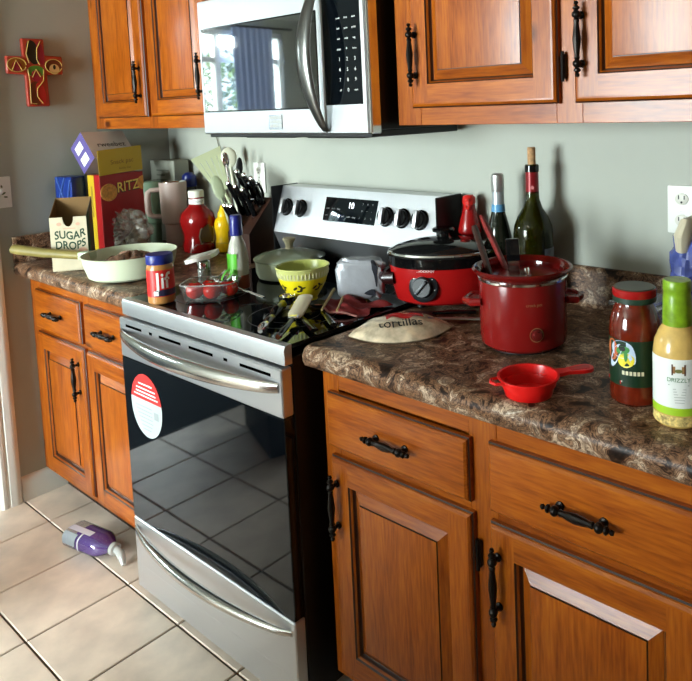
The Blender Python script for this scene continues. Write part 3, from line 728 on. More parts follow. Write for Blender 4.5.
def tumbler(name, label, x, y, col, steel_lid, hdeg):
    t = thing(name, label, 'tumbler', (x, y, ZC), (0, 0, hdeg))
    mm_ = mat(name+'_'+str(col[0]), col, .42)
    MB().lathe([(0, 0), (.034, 0), (.0365, .004), (.0375, .085), (.040, .095), (.0475, .100), (.049, .106), (.0525, .262), (.052, .266), (.049, .266), (.0475, .11), (0, .108)], 36).build('cup', mm_, t)
    MB().lathe([(.050, .262), (.050, .268), (.047, .271), (.020, .272), (0, .272)], 36).build('lid', steel_lid, t)
    hb = MB(); pts = [(.044, .128), (.078, .130), (.092, .140), (.096, .155), (.097, .205), (.094, .226), (.084, .236), (.046, .238)]
    hb.tube([(a, 0, z) for a, z in pts], [.009, .010, .0115, .012, .012, .0115, .010, .009], 10, flat=1.0); hb.build('handle', mm_, t, ang=60)
    return t
tumbler('tumbler', 'sage green handled tumbler behind the frying pan', -.734, -.186, (124, 150, 124), mat('clear_lid_green', (112, 136, 114), .15), 216)
tumbler('tumbler', 'dusty pink handled tumbler next to the ketchup bottle', -.628, -.142, (190, 168, 158), chrome, 242)

# frying pan
pn = thing('frying_pan', 'deep sage green pan with a long olive handle on the left worktop', 'pan', (-.286, -.502, ZC), (0, 0, 208))
MB().lathe([(0, 0), (.108, 0), (.120, .003), (.130, .010), (.143, .050), (.1475, .076), (.150, .080), (.1475, .081), (.1455, .077), (.139, .050), (.126, .014), (.110, .009), (0, .009)], 48).build('bowl', [sage_l], pn)
b = MB(); b.box(.138, .190, -.017, .017, .052, .080, .006, seg=2); b.build('handle_socket', sage, pn)
b = MB(); b.tube([(.185, 0, .066), (.23, 0, .068), (.33, 0, .074), (.43, 0, .084), (.452, 0, .087), (.456, 0, .0875)], [.0165, .0165, .018, .0195, .0185, .014], 12, flat=.9); b.build('handle', mat('olive_wood_handle', (126, 113, 58), .5, var=.08), pn)
fo = MB(); r3 = random.Random(5)
fo.grid(lambda u, v: Vector((.118*v*math.cos(2*PI*u), .115*v*math.sin(2*PI*u), 0.0095+.030*(1-v**6)+.045*(1-v*v)*(.7+.3*math.sin(9*u*2*PI*.5+7*v)))), 28, 10)
fo = fo.build('cooked_mince', mat('mince_brown', (120, 92, 74), .7, bump=1.2, bscale=60, var=.5, vscale=70), pn, norm=False); fo['kind'] = 'stuff'

# bottles
def ang_label(t, r, z0, z1, a, half, m_, name='label', sx=1, sy=1, n=20):
    return MB().lathe([(r, z0), (r, z1)], n, a0=R(a-half), a1=R(a+half), sx=sx, sy=sy).build(name, m_, t, norm=False)
kx, ky = -.455, -.145; ka = face_deg(kx, ky)
kt = thing('ketchup_bottle', 'squat red ketchup bottle with white cap by the pink tumbler', 'bottle', (kx, ky, ZC))
MB().lathe([(0, 0), (.060, 0), (.066, .006), (.066, .030), (.061, .05), (.062, .075), (.073, .105), (.075, .125), (.068, .150), (.050, .168), (.034, .180), (.031, .188), (.031, .212), (.029, .214)], 36, sy=.85).build('bottle_body', mat('ketchup_red', (124, 14, 14), .15), kt)
MB().lathe([(.0315, .186), (.033, .188), (.033, .206), (.0315, .208)], 36, sy=.8).build('neck_band', print_w, kt)
b = MB(); put_text(b, 'KETCHUP', .012, on_cyl(.0335, .197, ka+4, sy=.82), 0, .002); b.build('neck_print', mat('band_green', (60, 92, 66), .5), kt, norm=False, smooth=False)
MB().lathe([(.028, .212), (.029, .214), (.029, .236), (.026, .240), (0, .240)], 30).build('cap', mat('ivory_cap', (220, 220, 204), .4), kt)
lb = MB(); lp = []
def ket(a, q):
    r_ = .0685+.002*math.sin(q*40); an = R(ka+30)+a/.06; return (r_*1.04*math.cos(an), r_*.86*math.sin(an), .075+q)
for k in range(0, 1):
    ol = [(-.03, -.04), (.03, -.04), (.036, -.01), (.03, .02), (.014, .036), (0, .044), (-.014, .036), (-.03, .02), (-.036, -.01)]
    lb.add([ket(a, q) for a, q in ol], [tuple(range(9))], 0); lb.map(lambda v: v)
    il = [(a*.86, q*.86) for a, q in ol]; lb.add([Vector(ket(a, q))*1.0+Vector((.0012, -.0012, 0)) for a, q in il], [tuple(range(9))], 1)
lb.build('label', [mat('label_cream', (190, 186, 160), .5), mat('label_dark', (76, 62, 48), .5)], kt, norm=False, smooth=False)
mx_, my_ = -.356, -.092
mu = thing('mustard_bottle', 'yellow mustard squeeze bottle right of the ketchup', 'bottle', (mx_, my_, ZC))
MB().lathe([(0, 0), (.033, 0), (.036, .004), (.036, .03), (.0325, .05), (.0325, .068), (.037, .095), (.037, .112), (.031, .128), (.022, .136), (.021, .139)], 32).build('bottle_body', mat('mustard_yellow', (224, 178, 12), .3), mu)
MB().lathe([(.0235, .137), (.0235, .150), (.017, .160), (.0125, .172), (.011, .180), (0, .181)], 28).build('spout_cap', mat('mustard_cap', (228, 184, 20), .35), mu)
# squeeze bottle with blue cap (on the range)
qx, qy = .212, -.418; qa = face_deg(qx, qy)
qb = thing('dressing_bottle', 'clear bottle with dark blue cap and lime label on the cooktop', 'bottle', (qx, qy, ZS))
MB().lathe([(0, 0), (.028, 0), (.031, .004), (.031, .09), (.029, .11), (.023, .14), (.0165, .155), (.0155, .166)], 30).build('bottle_body', [mat('cloudy_plastic', (186, 184, 172), .15)], qb)
MB().lathe([(.0185, .164), (.019, .168), (.0175, .200), (.0165, .224), (.015, .226), (0, .226)], 28).build('cap', mat('cap_dark_blue', (28, 34, 112), .3), qb)
ang_label(qb, .0316, .028, .112, qa-52, 46, mat('lime_label', (86, 176, 44), .4))
MB().lathe([(.0313, .004), (.0313, .045)], 30, cap=False).build('red_sediment', mat('brown_red_spice', (116, 50, 32), .4), qb, norm=False)

# knife block with knives, utensil crock
kb_ = thing('knife_block', 'dark wooden knife block in the back corner left of the range', 'knife block', (-.135, -.110, ZC), (0, 0, 4))
b = MB(); b.prism([(-.075, 0), (.082, 0), (.082, .170), (.035, .222), (-.075, .105)], -.055, .062, 'x'); b.build('block', mat('dark_walnut', (46, 25, 17), .4, var=.2, vscale=12), kb_)
kd = Vector((-.10, -.34, .93)).normalized()
def knife(x, dy, L, label, grp, steel_end):
    base = Vector((-.135+x, -.125+dy, ZC+.165+dy*1.0))
    t = thing('kitchen_knife', label, 'knife', tuple(base), group=grp)
    q = kd.to_track_quat('Z', 'Y'); t.rotation_mode = 'QUATERNION'; t.rotation_quaternion = q
    MB().box(-.0012, .0012, -.010, .010, -.035, .004).build('blade', chrome, t)
    b = MB(); b.tube([(0, 0, .002), (0, 0, .02), (0, .001, L*.5), (0, -.001, L*.85), (0, -.003, L)], [.0095, .010, .0085, .010, .0085], 8, flat=1.25); b.build('handle', black_g, t)
    if steel_end: MB().tube([(0, -.003, L-.001), (0, -.003, L+.005), (0, -.004, L+.011)], [.0098, .0105, .007], 10, flat=1.2).build('end_cap', chrome, t)
    return t
for k in range(3):
    for j in range(2):
        knife(-.036+.036*k, -.004+.038*j, .128-.012*k, ('left', 'middle', 'right')[k]+' black handled knife in the '+('front', 'back')[j]+' row of the knife block', 'large knives in the knife block', True)
for k in range(3): knife(-.040+.020*k, -.040, .082, ('left', 'middle', 'right')[k]+' short steak knife in the lowest row of the knife block', 'steak knives in the knife block', True)
sc_ = thing('scissors', 'black looped kitchen scissors standing in the knife block', 'scissors', (-.108, -.10, ZC+.19)); sc_.rotation_mode = 'QUATERNION'; sc_.rotation_quaternion = Vector((.1, -.35, .93)).normalized().to_track_quat('Z', 'Y')
for s_ in (-1, 1):
    b = MB(); b.tube([(s_*.004, 0, .012), (s_*.012, 0, .03)]+[(s_*(.018+.015*math.cos(a)), 0, .066+.034*math.sin(a)) for a in [R(-110+k*24) for k in range(15)]]+[(s_*.012, 0, .032)], .005, 8); b.build('grip_loop', black_g, sc_)
MB().box(-.008, .008, -.002, .002, -.03, .014).build('blades', chrome, sc_)
uc = thing('utensil_crock', 'dark cylindrical utensil crock behind the mustard bottle', 'crock', (-.262, -.074, ZC))
MB().lathe([(0, 0), (.046, 0), (.050, .006), (.051, .14), (.049, .144), (.047, .14), (.046, .01), (0, .01)], 32).build('pot', mat('dark_ceramic', (44, 40, 36), .3), uc)
def utensil(name, label, base, tip, head, m_, hm=None):
    """long handle from base to tip (points inside/outside the crock), head built in a frame whose z runs along the handle"""
    base, tip = Vector(base), Vector(tip); d = (tip-base); L = d.length; t = thing(name, label, 'utensil', tuple(base))
    t.rotation_mode = 'QUATERNION'
    z = d.normalized(); y = Vector((CAMX-base.x, CAMY-base.y, 0)).normalized(); y = -(y-z*y.dot(z)).normalized(); x = y.cross(z)
    t.rotation_quaternion = Matrix((x, y, z)).transposed().to_quaternion()
    MB().tube([(0, 0, 0), (0, 0, L*.3), (0, 0, L*.62)], [.006, .0055, .005], 8).build('handle', hm or m_, t)
    head(L).build('head', m_, t, ang=50); return t
def turner_head(L):
    b = MB(); w0, w1 = .022, .062; z0, z1 = L*.6, L
    # slotted blade: bars between slots
    zs_ = [z0, z0+.055, z1-.03, z1]
    def wv(z): return w0+(w1-w0)*(z-z0)/(z1-z0)
    def quad(a0, a1, za, zb): b.add([(wv(za)*a0, -.002, za), (wv(za)*a1, -.002, za), (wv(zb)*a1, -.002, zb), (wv(zb)*a0, -.002, zb), (wv(za)*a0, .002, za), (wv(za)*a1, .002, za), (wv(zb)*a1, .002, zb), (wv(zb)*a0, .002, zb)], [(0,1,2,3), (4,7,6,5), (0,4,5,1), (1,5,6,2), (2,6,7,3), (3,7,4,0)])
    quad(-1, 1, zs_[0], zs_[1]); quad(-1, 1, zs_[2], zs_[3])
    for k in range(5): quad(-1+.41*k, -1+.41*k+.36, zs_[1], zs_[2])
    return b
def spoon_head(rw, rl_):
    def g(L):
        b = MB(); b.lathe([(0, -rl_), (rw*.35, -rl_*.95), (rw*.8, -rl_*.55), (rw, 0), (rw*.9, rl_*.5), (rw*.5, rl_*.88), (0, rl_)], 20, sy=.28); b.xf(T(0, 0, L-rl_)); b.tube([(0, 0, L*.55), (0, 0, L-2*rl_+.012)], .005, 8); return b
    return g
sage_u = mat('sage_silicone', (172, 178, 142), .5); cream_u = mat('cream_silicone', (214, 214, 190), .5)
CR = Vector((-.262, -.074, ZC+.012))
utensil('slotted_turner', 'large sage green slotted turner leaning left out of the crock', CR+Vector((.02, .024, 0)), (-.492, -.070, 1.295), turner_head, sage_u)
utensil('serving_spoon', 'sage green spoon standing upright in the crock behind the mustard', CR+Vector((-.01, -.02, 0)), (-.352, -.125, 1.215), spoon_head(.022, .05), mat('sage_silicone_dark', (150, 158, 126), .5))
utensil('spatula', 'cream spatula with rounded head at the back of the utensil crock', CR+Vector((-.02, .012, 0)), (-.330, -.075, 1.320), spoon_head(.030, .04), cream_u)
utensil('ladle', 'steel handled spoon among the utensils in the crock', CR+Vector((-.025, 0, 0)), (-.275, -.125, 1.305), spoon_head(.014, .03), chrome)
utensil('serving_fork', 'black handled utensil leaning right in the crock toward the knives', CR+Vector((-.02, -.01, 0)), (-.225, -.095, 1.285), spoon_head(.013, .045), black)

# ------------------------------------------------------------------ on the range
px_, py_ = .143, -.628; pa = face_deg(px_, py_)
pj_ = thing('peanut_butter_jar', 'peanut butter jar with blue lid at the front of the cooktop', 'jar', (px_, py_, ZS))
MB().lathe([(0, 0), (.033, 0), (.0365, .004), (.0365, .10), (.034, .112), (.032, .116)], 36).build('jar_body', mat('peanut_butter', (176, 122, 66), .25), pj_)
MB().lathe([(.0355, .113), (.0365, .115), (.0365, .137), (.0345, .140), (0, .140)], 36).build('lid', mat('lid_blue', (26, 40, 120), .35), pj_)
MB().lathe([(.0371, .022), (.0371, .098)], 36, cap=False).build('red_label', mat('label_red', (198, 32, 30), .4), pj_, norm=False)
b = MB(); put_text(b, 'Jif', .064, on_cyl(.0376, .066, pa+6), 0, .014, .85); b.build('lettering', print_w, pj_, norm=False, smooth=False)
ang_label(pj_, .0375, .024, .042, pa+30, 55, mat('label_dark_blue', (34, 34, 60), .4), 'dark_band')
ang_label(pj_, .0378, .026, .038, pa-22, 10, print_w, 'white_spot')
# clear tub of tomatoes
tx_, ty_ = .236, -.528
tbx = thing('clear_tub', 'clear plastic clamshell tub of tomatoes beside the peanut butter', 'tub', (tx_, ty_, ZS), (0, 0, 38))
def tubf(u, v):
    a = 2*PI*u; c_, s_ = math.cos(a), math.sin(a); k = (abs(c_)**5+abs(s_)**5)**-.2; r_ = .049+.008*v
    return Vector((c_*k*r_*1.35, s_*k*r_, .002+.048*v))
b = MB().grid(tubf, 36, 4); b.add([tubf(k/36, 0) for k in range(36)], [tuple(range(36))]); b.build('tray', clear, tbx, norm=False, ang=50)
b = MB(); b.tube([tubf(k/36, 1) for k in range(37)], .0022, 6); b.build('rim', film('rim_plastic', (230, 232, 230), .35, .1, .2), tbx)
b = MB().grid(lambda u, v: T(-.01, .052, .05) @ RX(62) @ (Vector((tubf(u, .9).x*(1-.06*v), tubf(u, .9).y*(1-.06*v)+.045, .022*v))), 36, 3); b.build('open_lid', clear, tbx, norm=False, ang=50)
tm = mat('tomato_red', (196, 26, 14), .18)
for k, (a, c, r_) in enumerate(((-.042, -.014, .025), (.010, -.020, .0255), (.052, .010, .0225), (-.016, .030, .0225), (.030, .036, .019))):
    d = Matrix.Rotation(R(38), 3, 'Z') @ Vector((a, c, 0))
    t = thing('tomato', ('red tomato in the clear tub nearest the peanut butter jar', 'red tomato at the middle front of the clear tub', 'red tomato at the right end of the clear tub', 'small tomato at the back left of the clear tub', 'smallest tomato at the back right of the clear tub')[k], 'tomato', (tx_+d.x, ty_+d.y, ZS+.004), group='tomatoes in the clear tub')
    MB().lathe([(0, 0), (r_*.5, r_*.06), (r_*.9, r_*.45), (r_, r_*.95), (r_*.9, r_*1.45), (r_*.5, r_*1.82), (r_*.15, r_*1.84), (0, r_*1.78)], 20).build('fruit', tm, t, ang=80)
    MB().lathe([(0, r_*1.79), (.005, r_*1.87), (.002, r_*1.9), (0, r_*2.02)], 6).build('stem_scar', mat('tomato_stem', (74, 96, 40), .6), t)
gj = thing('salt_shaker', 'small glass shaker with metal top behind the tomato tub', 'shaker', (.118, -.475, ZS))
MB().lathe([(0, 0), (.018, 0), (.02, .004), (.019, .062), (.017, .066)], 24).build('glass_body', mat('shaker_glass', (206, 206, 200), .08, 0, .5, trans=.7), gj)
MB().lathe([(.0185, .064), (.019, .066), (.0185, .084), (.012, .092), (0, .093)], 24).build('top', chrome, gj)
wp = thing('paper_packet', 'white folded paper packet resting on the shaker behind the tomatoes', 'packet', (.118, -.475, ZS+.094), (8, -14, 30))
MB().prism([(-.05, -.022), (.042, -.03), (.05, -.012), (.043, .024), (-.048, .022)], 0, .012, 'z').build('folded_paper', mat('white_paper', (224, 218, 208), .6), wp)
MB().prism([(-.012, -.018), (.03, -.02), (.03, .012), (-.012, .012)], .012, .0135, 'z').build('flap', mat('white_paper_flap', (206, 200, 192), .6), wp)

# covered casserole, bowl
cs = thing('casserole', 'low sage green casserole with a lid and cream knob at the back of the cooktop', 'casserole', (.208, -.222, ZS))
MB().lathe([(0, 0), (.09, 0), (.102, .004), (.108, .02), (.110, .055), (.113, .058), (.110, .060), (.106, .056), (.103, .02), (.09, .008), (0, .008)], 44).build('pot', sage_l, cs)
ld = MB().lathe([(.114, .059), (.115, .062), (.112, .065), (.09, .073), (.05, .083), (.016, .088), (0, .088)], 44).build('lid', mat('sage_glass_lid', (150, 160, 136), .12), cs)
MB().lathe([(.014, .086), (.012, .094), (.013, .104), (.020, .116), (.021, .120), (.018, .123), (0, .123)], 24).build('knob', mat('cream_knob', (214, 202, 168), .4), ld)
for s_ in (-1, 1): MB().tube([(s_*.108, -.026, .05), (s_*.128, -.018, .05), (s_*.133, 0, .05), (s_*.128, .018, .05), (s_*.108, .026, .05)], .007, 8).build('side_handle', sage_l, cs)
bx, by = .487, -.395; ba = face_deg(bx, by)
bw = thing('mixing_bowl', 'yellow stoneware bowl with ribbed rim band and dark flower motifs', 'bowl', (bx, by, ZS))
bprof = [(0, 0), (.036, 0), (.038, .004), (.037, .008), (.050, .028), (.062, .050), (.0685, .070), (.0725, .094), (.0755, .098), (.0735, .1005), (.0705, .098), (.0665, .070), (.058, .048), (.045, .024), (.03, .011), (0, .010)]
MB().lathe(bprof, 44, mi=[0]*6+[1]*2+[1]*2+[2]*5).build('bowl_body', [mat('bowl_yellow', (226, 204, 28), .3), mat('bowl_cream_green', (196, 198, 122), .3), mat('bowl_inside', (186, 192, 104), .3)], bw)
def br(z):
    for (r0, z0), (r1, z1) in zip(bprof[3:8], bprof[4:9]):
        if z0 <= z <= z1: return r0+(r1-r0)*(z-z0)/(z1-z0)
    return .07
rb = MB()
for k in range(44):
    a = 2*PI*k/44
    rb.tube([((br(z)+.0004)*math.cos(a), (br(z)+.0004)*math.sin(a), z) for z in (.073, .078, .083, .088)], [.001, .0019, .0019, .001], 5)
rb.build('ribbed_band', mat('bowl_rib', (214, 212, 170), .35), bw, ang=60)
fl_ = MB()
for k in range(7):
    a0 = ba-12+k*360/7
    for (da, z, s_, rot) in ((-.010, .047, 0.0075, 40), (.004, .053, 0.006749999999999999, -30), (.006, .043, 0.0075, 70), (-.002, .038, 0.006, 0), (.014, .049, 0.00525, 10)):
        pts = []
        for j in range(8):
            u = s_*math.cos(2*PI*j/8); v = .5*s_*math.sin(2*PI*j/8); uu = da+u*math.cos(R(rot))-v*math.sin(R(rot)); vv = z+u*math.sin(R(rot))+v*math.cos(R(rot))
            r_ = br(vv)+.0007; an = R(a0)+uu/r_; pts.append((r_*math.cos(an), r_*math.sin(an), vv))
        fl_.add(pts, [tuple(range(8))])
fl_.build('flower_motifs', mat('motif_dark', (52, 44, 24), .4), bw, norm=False, smooth=False)

def lying(name, label, cat, p0, p1, z, rot=0):
    """a thing lying on a surface, local x from p0 to p1"""
    a = math.degrees(math.atan2(p1[1]-p0[1], p1[0]-p0[0])); return thing(name, label, cat, (p0[0], p0[1], z), (rot, 0, a)), math.hypot(p1[0]-p0[0], p1[1]-p0[1])
# wooden spoon behind the bowl
t, L = lying('wooden_spoon', 'tan wooden spoon lying behind the yellow bowl', 'spoon', (.44, -.19), (.60, -.235), ZS+.001)
MB().lathe([(0, -.036), (.014, -.032), (.024, -.015), (.026, 0), (.022, .02), (.008, .034), (0, .036)], 20, sy=.4).xf(T(L, 0, .034) @ RY(90) @ RZ(90)).build('spoon_bowl', mat('tan_wood', (186, 140, 80), .5, var=.1), t)
MB().tube([(-.04, 0, .008), (L-.03, 0, .030)], .0065, 8).build('handle', mat('tan_wood', (186, 140, 80), .5), t)
# steel serving spoon beside the blue-capped bottle
t, L = lying('serving_spoon', 'steel serving spoon leaning across the tomato tub toward the bowl', 'spoon', (.385, -.455), (.235, -.478), ZS+.004)
MB().tube([(0, 0, .002), (L*.5, 0, .014), (L*.8, 0, .024), (L, 0, .032)], [.006, .0045, .004, .005], 8, flat=.5).build('handle', chrome, t)
MB().lathe([(0, -.034), (.012, -.03), (.021, -.012), (.022, .004), (.016, .022), (.006, .032), (0, .034)], 20, sy=.35).xf(T(L+.03, 0, .038) @ RY(82) @ RZ(90)).build('spoon_bowl', chrome, t)
t, L = lying('tongs', 'steel tongs lying over the tomato tub edge', 'tongs', (.20, -.438), (.262, -.50), ZS+.052)
for s_ in (-1, 1): MB().tube([(0, 0, .010), (L*.3, s_*.010, .012), (L*.8, s_*.013, .006), (L+.02, s_*.008, .001)], [.005, .007, .008, .006], 8, flat=.4).build('arm', chrome, t)
# utensils strewn on the front right of the cooktop
t, L = lying('ice_cream_scoop', 'black and silver scoop lying diagonally on the cooktop front', 'scoop', (.642, -.655), (.508, -.472), ZS)
MB().tube([(.0, 0, .009), (.012, 0, .011), (.03, 0, .012), (.05, 0, .012)], [.006, .0105, .011, .0085], 12).build('end_knob', chrome, t)
MB().tube([(.046, 0, .012), (.06, 0, .013), (.085, 0, .013), (.10, 0, .012)], [.0085, .0115, .0115, .009], 12).build('steel_grip', mat('grey_steel', (110, 112, 110), .25, 1), t)
MB().tube([(.10, 0, .012), (.12, 0, .016), (.165, 0, .018), (.19, 0, .02)], [.009, .0145, .015, .012], 12).build('black_grip', black_g, t)
MB().lathe([(0, .001), (.012, .003), (.022, .014), (.0245, .028), (.0225, .028), (.020, .015), (0, .006)], 20).xf(T(L+.01, 0, .003)).build('scoop_bowl', chrome, t)
t, L = lying('white_spatula', 'white bladed spatula with a black handle in front of the yellow bowl', 'spatula', (.712, -.652), (.648, -.562), ZS+.004)
MB().tube([(0, 0, .006), (.03, 0, .008), (L, 0, .012)], [.007, .009, .0065], 10, flat=.7).build('handle', black_g, t)
MB().tube([(-.012, 0, .006), (.0, 0, .006)], [.006, .008], 10).build('handle_end', chrome, t)
MB().box(L-.004, L+.018, -.012, .012, .006, .018, .003).build('ferrule', chrome, t)
MB().grid(lambda u, v: Vector((L+.012+.115*u, (-.020+.040*v)*(1.0 if u > .08 else .7), .014+.022*u+.004*math.sin(PI*v))), 8, 4).grid(lambda u, v: Vector((L+.012+.115*u, (-.020+.040*v)*(1.0 if u > .08 else .7), .009+.022*u+.004*math.sin(PI*v))), 8, 4).build('blade', mat('white_silicone', (214, 204, 180), .45), t, norm=False)
for k, (p0, p1, nm, lb_, ln_) in enumerate((((.745, -.575), (.545, -.485), 'black_turner', 'black nylon turner lying nearest the cooktop front right corner', .04),
        ((.752, -.520), (.575, -.425), 'black_spoon', 'black nylon spoon lying between the turner and the grey packet', .03))):
    t, L = lying(nm, lb_, 'utensil', p0, p1, ZS+.001)
    MB().tube([(0, 0, .006), (L*.3, 0, .008), (L*.72, 0, .006)], [.010, .009, .006], 10, flat=.5).build('handle', black_g, t)
    if k == 0:
        MB().box(L*.70, L, -ln_, ln_, .002, .006, .0015).build('blade', black, t)
        for j in range(3): MB().box(L*.76, L*.95, -.022+.018*j, -.014+.018*j, .006, .0066).build('slot', mat('slot_grey', (46, 46, 46), .4), t)
    else: MB().lathe([(0, 0), (ln_*.5, .003), (ln_*.95, .013), (ln_, .016), (ln_*.9, .014), (0, .004)], 20, sy=.8).xf(T(L-.02, 0, .001)).build('spoon_bowl', black, t)
for k, (p0, p1) in enumerate((((.66, -.478), (.535, -.325)), ((.70, -.462), (.575, -.315)))):
    t, L = lying('wooden_skewer', ('left' if k == 0 else 'right')+' of the two tan wooden sticks behind the white spatula', 'stick', p0, p1, ZS+.016)
    MB().tube([(0, 0, .003), (L*.5, 0, .004), (L, 0, .005)], [.0028, .004, .0045], 8).build('stick', mat('stick_tan', (176, 150, 96), .5), t)
    MB().tube([(L, 0, .005), (L+.006, 0, .0052)], [.0046, .003], 8).build('blunt_end', mat('stick_end', (146, 120, 74), .5), t)
# red mitt/cloth under the grey packet
cl = thing('red_cloth', 'crumpled red cloth under the grey foil packet by the slow cooker', 'cloth', (.655, -.375, ZS))
r4 = random.Random(11)
b = MB().grid(lambda u, v: Vector(((u-.5)*.17+.012*math.sin(9*v), (v-.5)*.13+.01*math.sin(8*u), max(.001, .012+.010*math.sin(11*u+5*v)+.008*math.sin(7*u-13*v))*(1-abs(2*u-1)**4*.7)*(1-abs(2*v-1)**4*.7))), 26, 22)
b.build('fabric', mat('red_fabric', (120, 30, 30), .7, bump=.4, bscale=400), cl, norm=False, ang=60)
MB().tube([Vector(((u-.5)*.17+.012*math.sin(0), -.065+.01*math.sin(8*u), .006+.004*math.sin(11*u))) for u in [k/16 for k in range(17)]], .0028, 6).build('piping', mat('pink_piping', (176, 110, 100), .6), cl)
fp = crumple('foil_packet', 'grey crumpled foil packet leaning against the red slow cooker', 'packet', .640, -.318, ZS+.012, .066, .030, .056, mat('grey_foil', (168, 170, 176), .3, .3, bump=.9, bscale=45), 14, .10, 0, .42)
fp_fn = t_fn['foil_packet']
fp.rotation_euler = (0, 0, R(36))
b = MB()
for (uc_, vc_, ru, rv) in ((.815, .36, .018, .17), (.785, .62, .022, .07)):
    b.grid(lambda u, v: fp_fn(uc_+ru*v*math.cos(2*PI*u)+.01*math.sin(9*u), vc_+rv*v*math.sin(2*PI*u), 1.03), 14, 4)
b.build('dark_print', mat('packet_dark', (34, 36, 44), .4), fp, norm=False)
# ------------------------------------------------------------------ slow cooker
SCX, SCY, SCR = .838, -.192, 38
so = thing('slow_cooker', 'oval red slow cooker with black rim, glass lid and dial', 'slow cooker', (SCX, SCY, .9195), (0, 0, SCR))
ex, ey = 1.04, .76
scp = [(0, .012), (.118, .012), (.128, .018), (.136, .05), (.142, .09), (.1435, .112)]
MB().lathe(scp, 56, sx=ex, sy=ey).build('body', mat('slow_cooker_red', (160, 18, 18), .25), so)
for a in (45, 135, 225, 315): MB().lathe([(.012, 0), (.012, .013)], 12, c=(.09*math.cos(R(a)), .068*math.sin(R(a)), 0)).build('foot', black, so)
MB().lathe([(.1435, .110), (.146, .112), (.148, .132), (.150, .138), (.147, .142), (.13, .142)], 56, sx=ex, sy=ey, cap=False).build('rim_band', black_g, so)
ld = MB().lathe([(.146, .142), (.147, .144), (.143, .149), (.125, .158), (.09, .168), (.05, .174), (0, .175)], 56, sx=ex, sy=ey).build('glass_lid', mat('smoked_glass', (26, 26, 26), .06, ior=1.6), so)
MB().lathe([(.1455, .1415), (.1485, .143), (.1465, .1475), (.143, .149)], 56, sx=ex, sy=ey, cap=False).build('lid_ring', chrome, ld)
MB().lathe([(.022, .174), (.016, .180), (.016, .188), (.030, .193), (.031, .199), (.026, .203), (0, .203)], 28).build('lid_knob', black_g, ld)
dl = MB().lathe([(.040, 0), (.040, .006), (.036, .009), (.028, .010), (.027, .020), (.024, .023), (0, .023)], 32)
dx_ = -.052; dy_ = -.1375*ey*math.sqrt(1-(.052/.1375)**2); DM = T(dx_, dy_+.004, .064) @ RZ(-18) @ RX(90-7)
dl.xf(DM); do = dl.build('dial', mat('dial_black', (22, 24, 28), .35), so)
b = MB().box(-.004, .004, -.022, .022, .02, .030, .0025, seg=2); b.xf(DM @ RZ(-40)); b.build('pointer', mat('dial_grey', (44, 48, 54), .35), do)
b = MB()
for a in (140, 90, 40, -10): b.lathe([(.0016, .0092), (.0016, .0096)], 8, c=(.0335*math.cos(R(a)), .0335*math.sin(R(a)), 0))
b.xf(DM); b.build('dial_marks', print_w, do)
b = MB(); put_text(b, 'CROCKPOT', .0085, lambda a, q: (-.048+a, -.1425*ey*math.sqrt(max(0, 1-((-.048+a)/.1425)**2))-.0014, .1065+q*.9), 0, .004, 1.1); b.build('brand_print', print_w, so, norm=False, smooth=False)
b = MB().box(-.062, -.051, -.1025, -.096, .126, .137, .001); b.build('lid_latch', chrome, so)
for s_ in (-1, 1):
    hb = MB().tube([(s_*.134, -.042, .078), (s_*.158, -.036, .076), (s_*.170, 0, .075), (s_*.158, .036, .076), (s_*.134, .042, .078)], [.014, .014, .013, .014, .014], 10, flat=1.2); hb.build('side_handle', mat('maroon_plastic', (38, 10, 10), .25), so)

# red funnel-like bottle behind the cooker
rb_ = thing('red_bottle', 'red plastic bottle with ringed spout behind the slow cooker lid', 'bottle', (.816, -.046, ZC))
MB().lathe([(0, 0), (.020, 0), (.022, .004), (.022, .15), (.024, .160), (.033, .168), (.034, .176), (.027, .205), (.019, .235), (.016, .252)], 28).build('bottle_body', red_g, rb_)
MB().lathe([(.018, .250), (.020, .256), (.018, .270), (.012, .277), (0, .278)], 24).build('cap', mat('red_cap', (196, 34, 28), .3), rb_)
b = MB().tube([(.013*math.cos(a)+.020, -.014, .252+.013*math.sin(a)) for a in [2*PI*k/16 for k in range(17)]], .0035, 8); b.xf(RZ(-30)); b.build('ring', mat('red_ring', (206, 44, 36), .3), rb_)

# ------------------------------------------------------------------ wine
wx, wy = 1.062, -.092
wn = thing('wine_bottle', 'large dark green wine bottle with a cork and red neck seal', 'bottle', (wx, wy, ZC))
olive = mat('olive_glass', (66, 66, 10), .04, trans=.85, ior=1.35)
MB().lathe([(0, .004), (.046, .002), (.0515, .008), (.0525, .02), (.0525, .195), (.050, .215), (.040, .240), (.026, .262), (.0185, .285), (.0165, .315), (.016, .355), (.0178, .358), (.0178, .372), (.0165, .376), (.011, .376)], 44, cap=False).build('glass', olive, wn)
MB().lathe([(0, .008), (.047, .008), (.0495, .02), (.0498, .196), (.0475, .212), (0, .213)], 40).build('wine', mat('red_wine', (10, 4, 5), .1), wn)
MB().lathe([(.0172, .300), (.0172, .356)], 28, cap=False).build('neck_seal', mat('burgundy_foil', (130, 22, 28), .3, .2), wn, norm=False)
MB().lathe([(.0186, .357), (.0186, .373)], 28, cap=False).build('lip_band', black_g, wn, norm=False)
b = MB(); b.add([(-.004, 0, 0), (.004, 0, 0), (.005, 0, .006), (0, 0, .01), (-.005, 0, .006)], [(0, 1, 2, 3, 4)]); wa = face_deg(wx, wy); b.xf(T(.0176*math.cos(R(wa)), .0176*math.sin(R(wa)), .312) @ RZ(wa+90)); b.build('seal_crest', mat('seal_pink', (196, 120, 120), .5), wn, norm=False)
MB().lathe([(.0098, .366), (.0105, .380), (.0108, .418), (.0095, .4205), (0, .4205)], 20).build('cork', mat('cork', (178, 138, 96), .8, bump=.4, bscale=250, var=.15, vscale=120), wn)
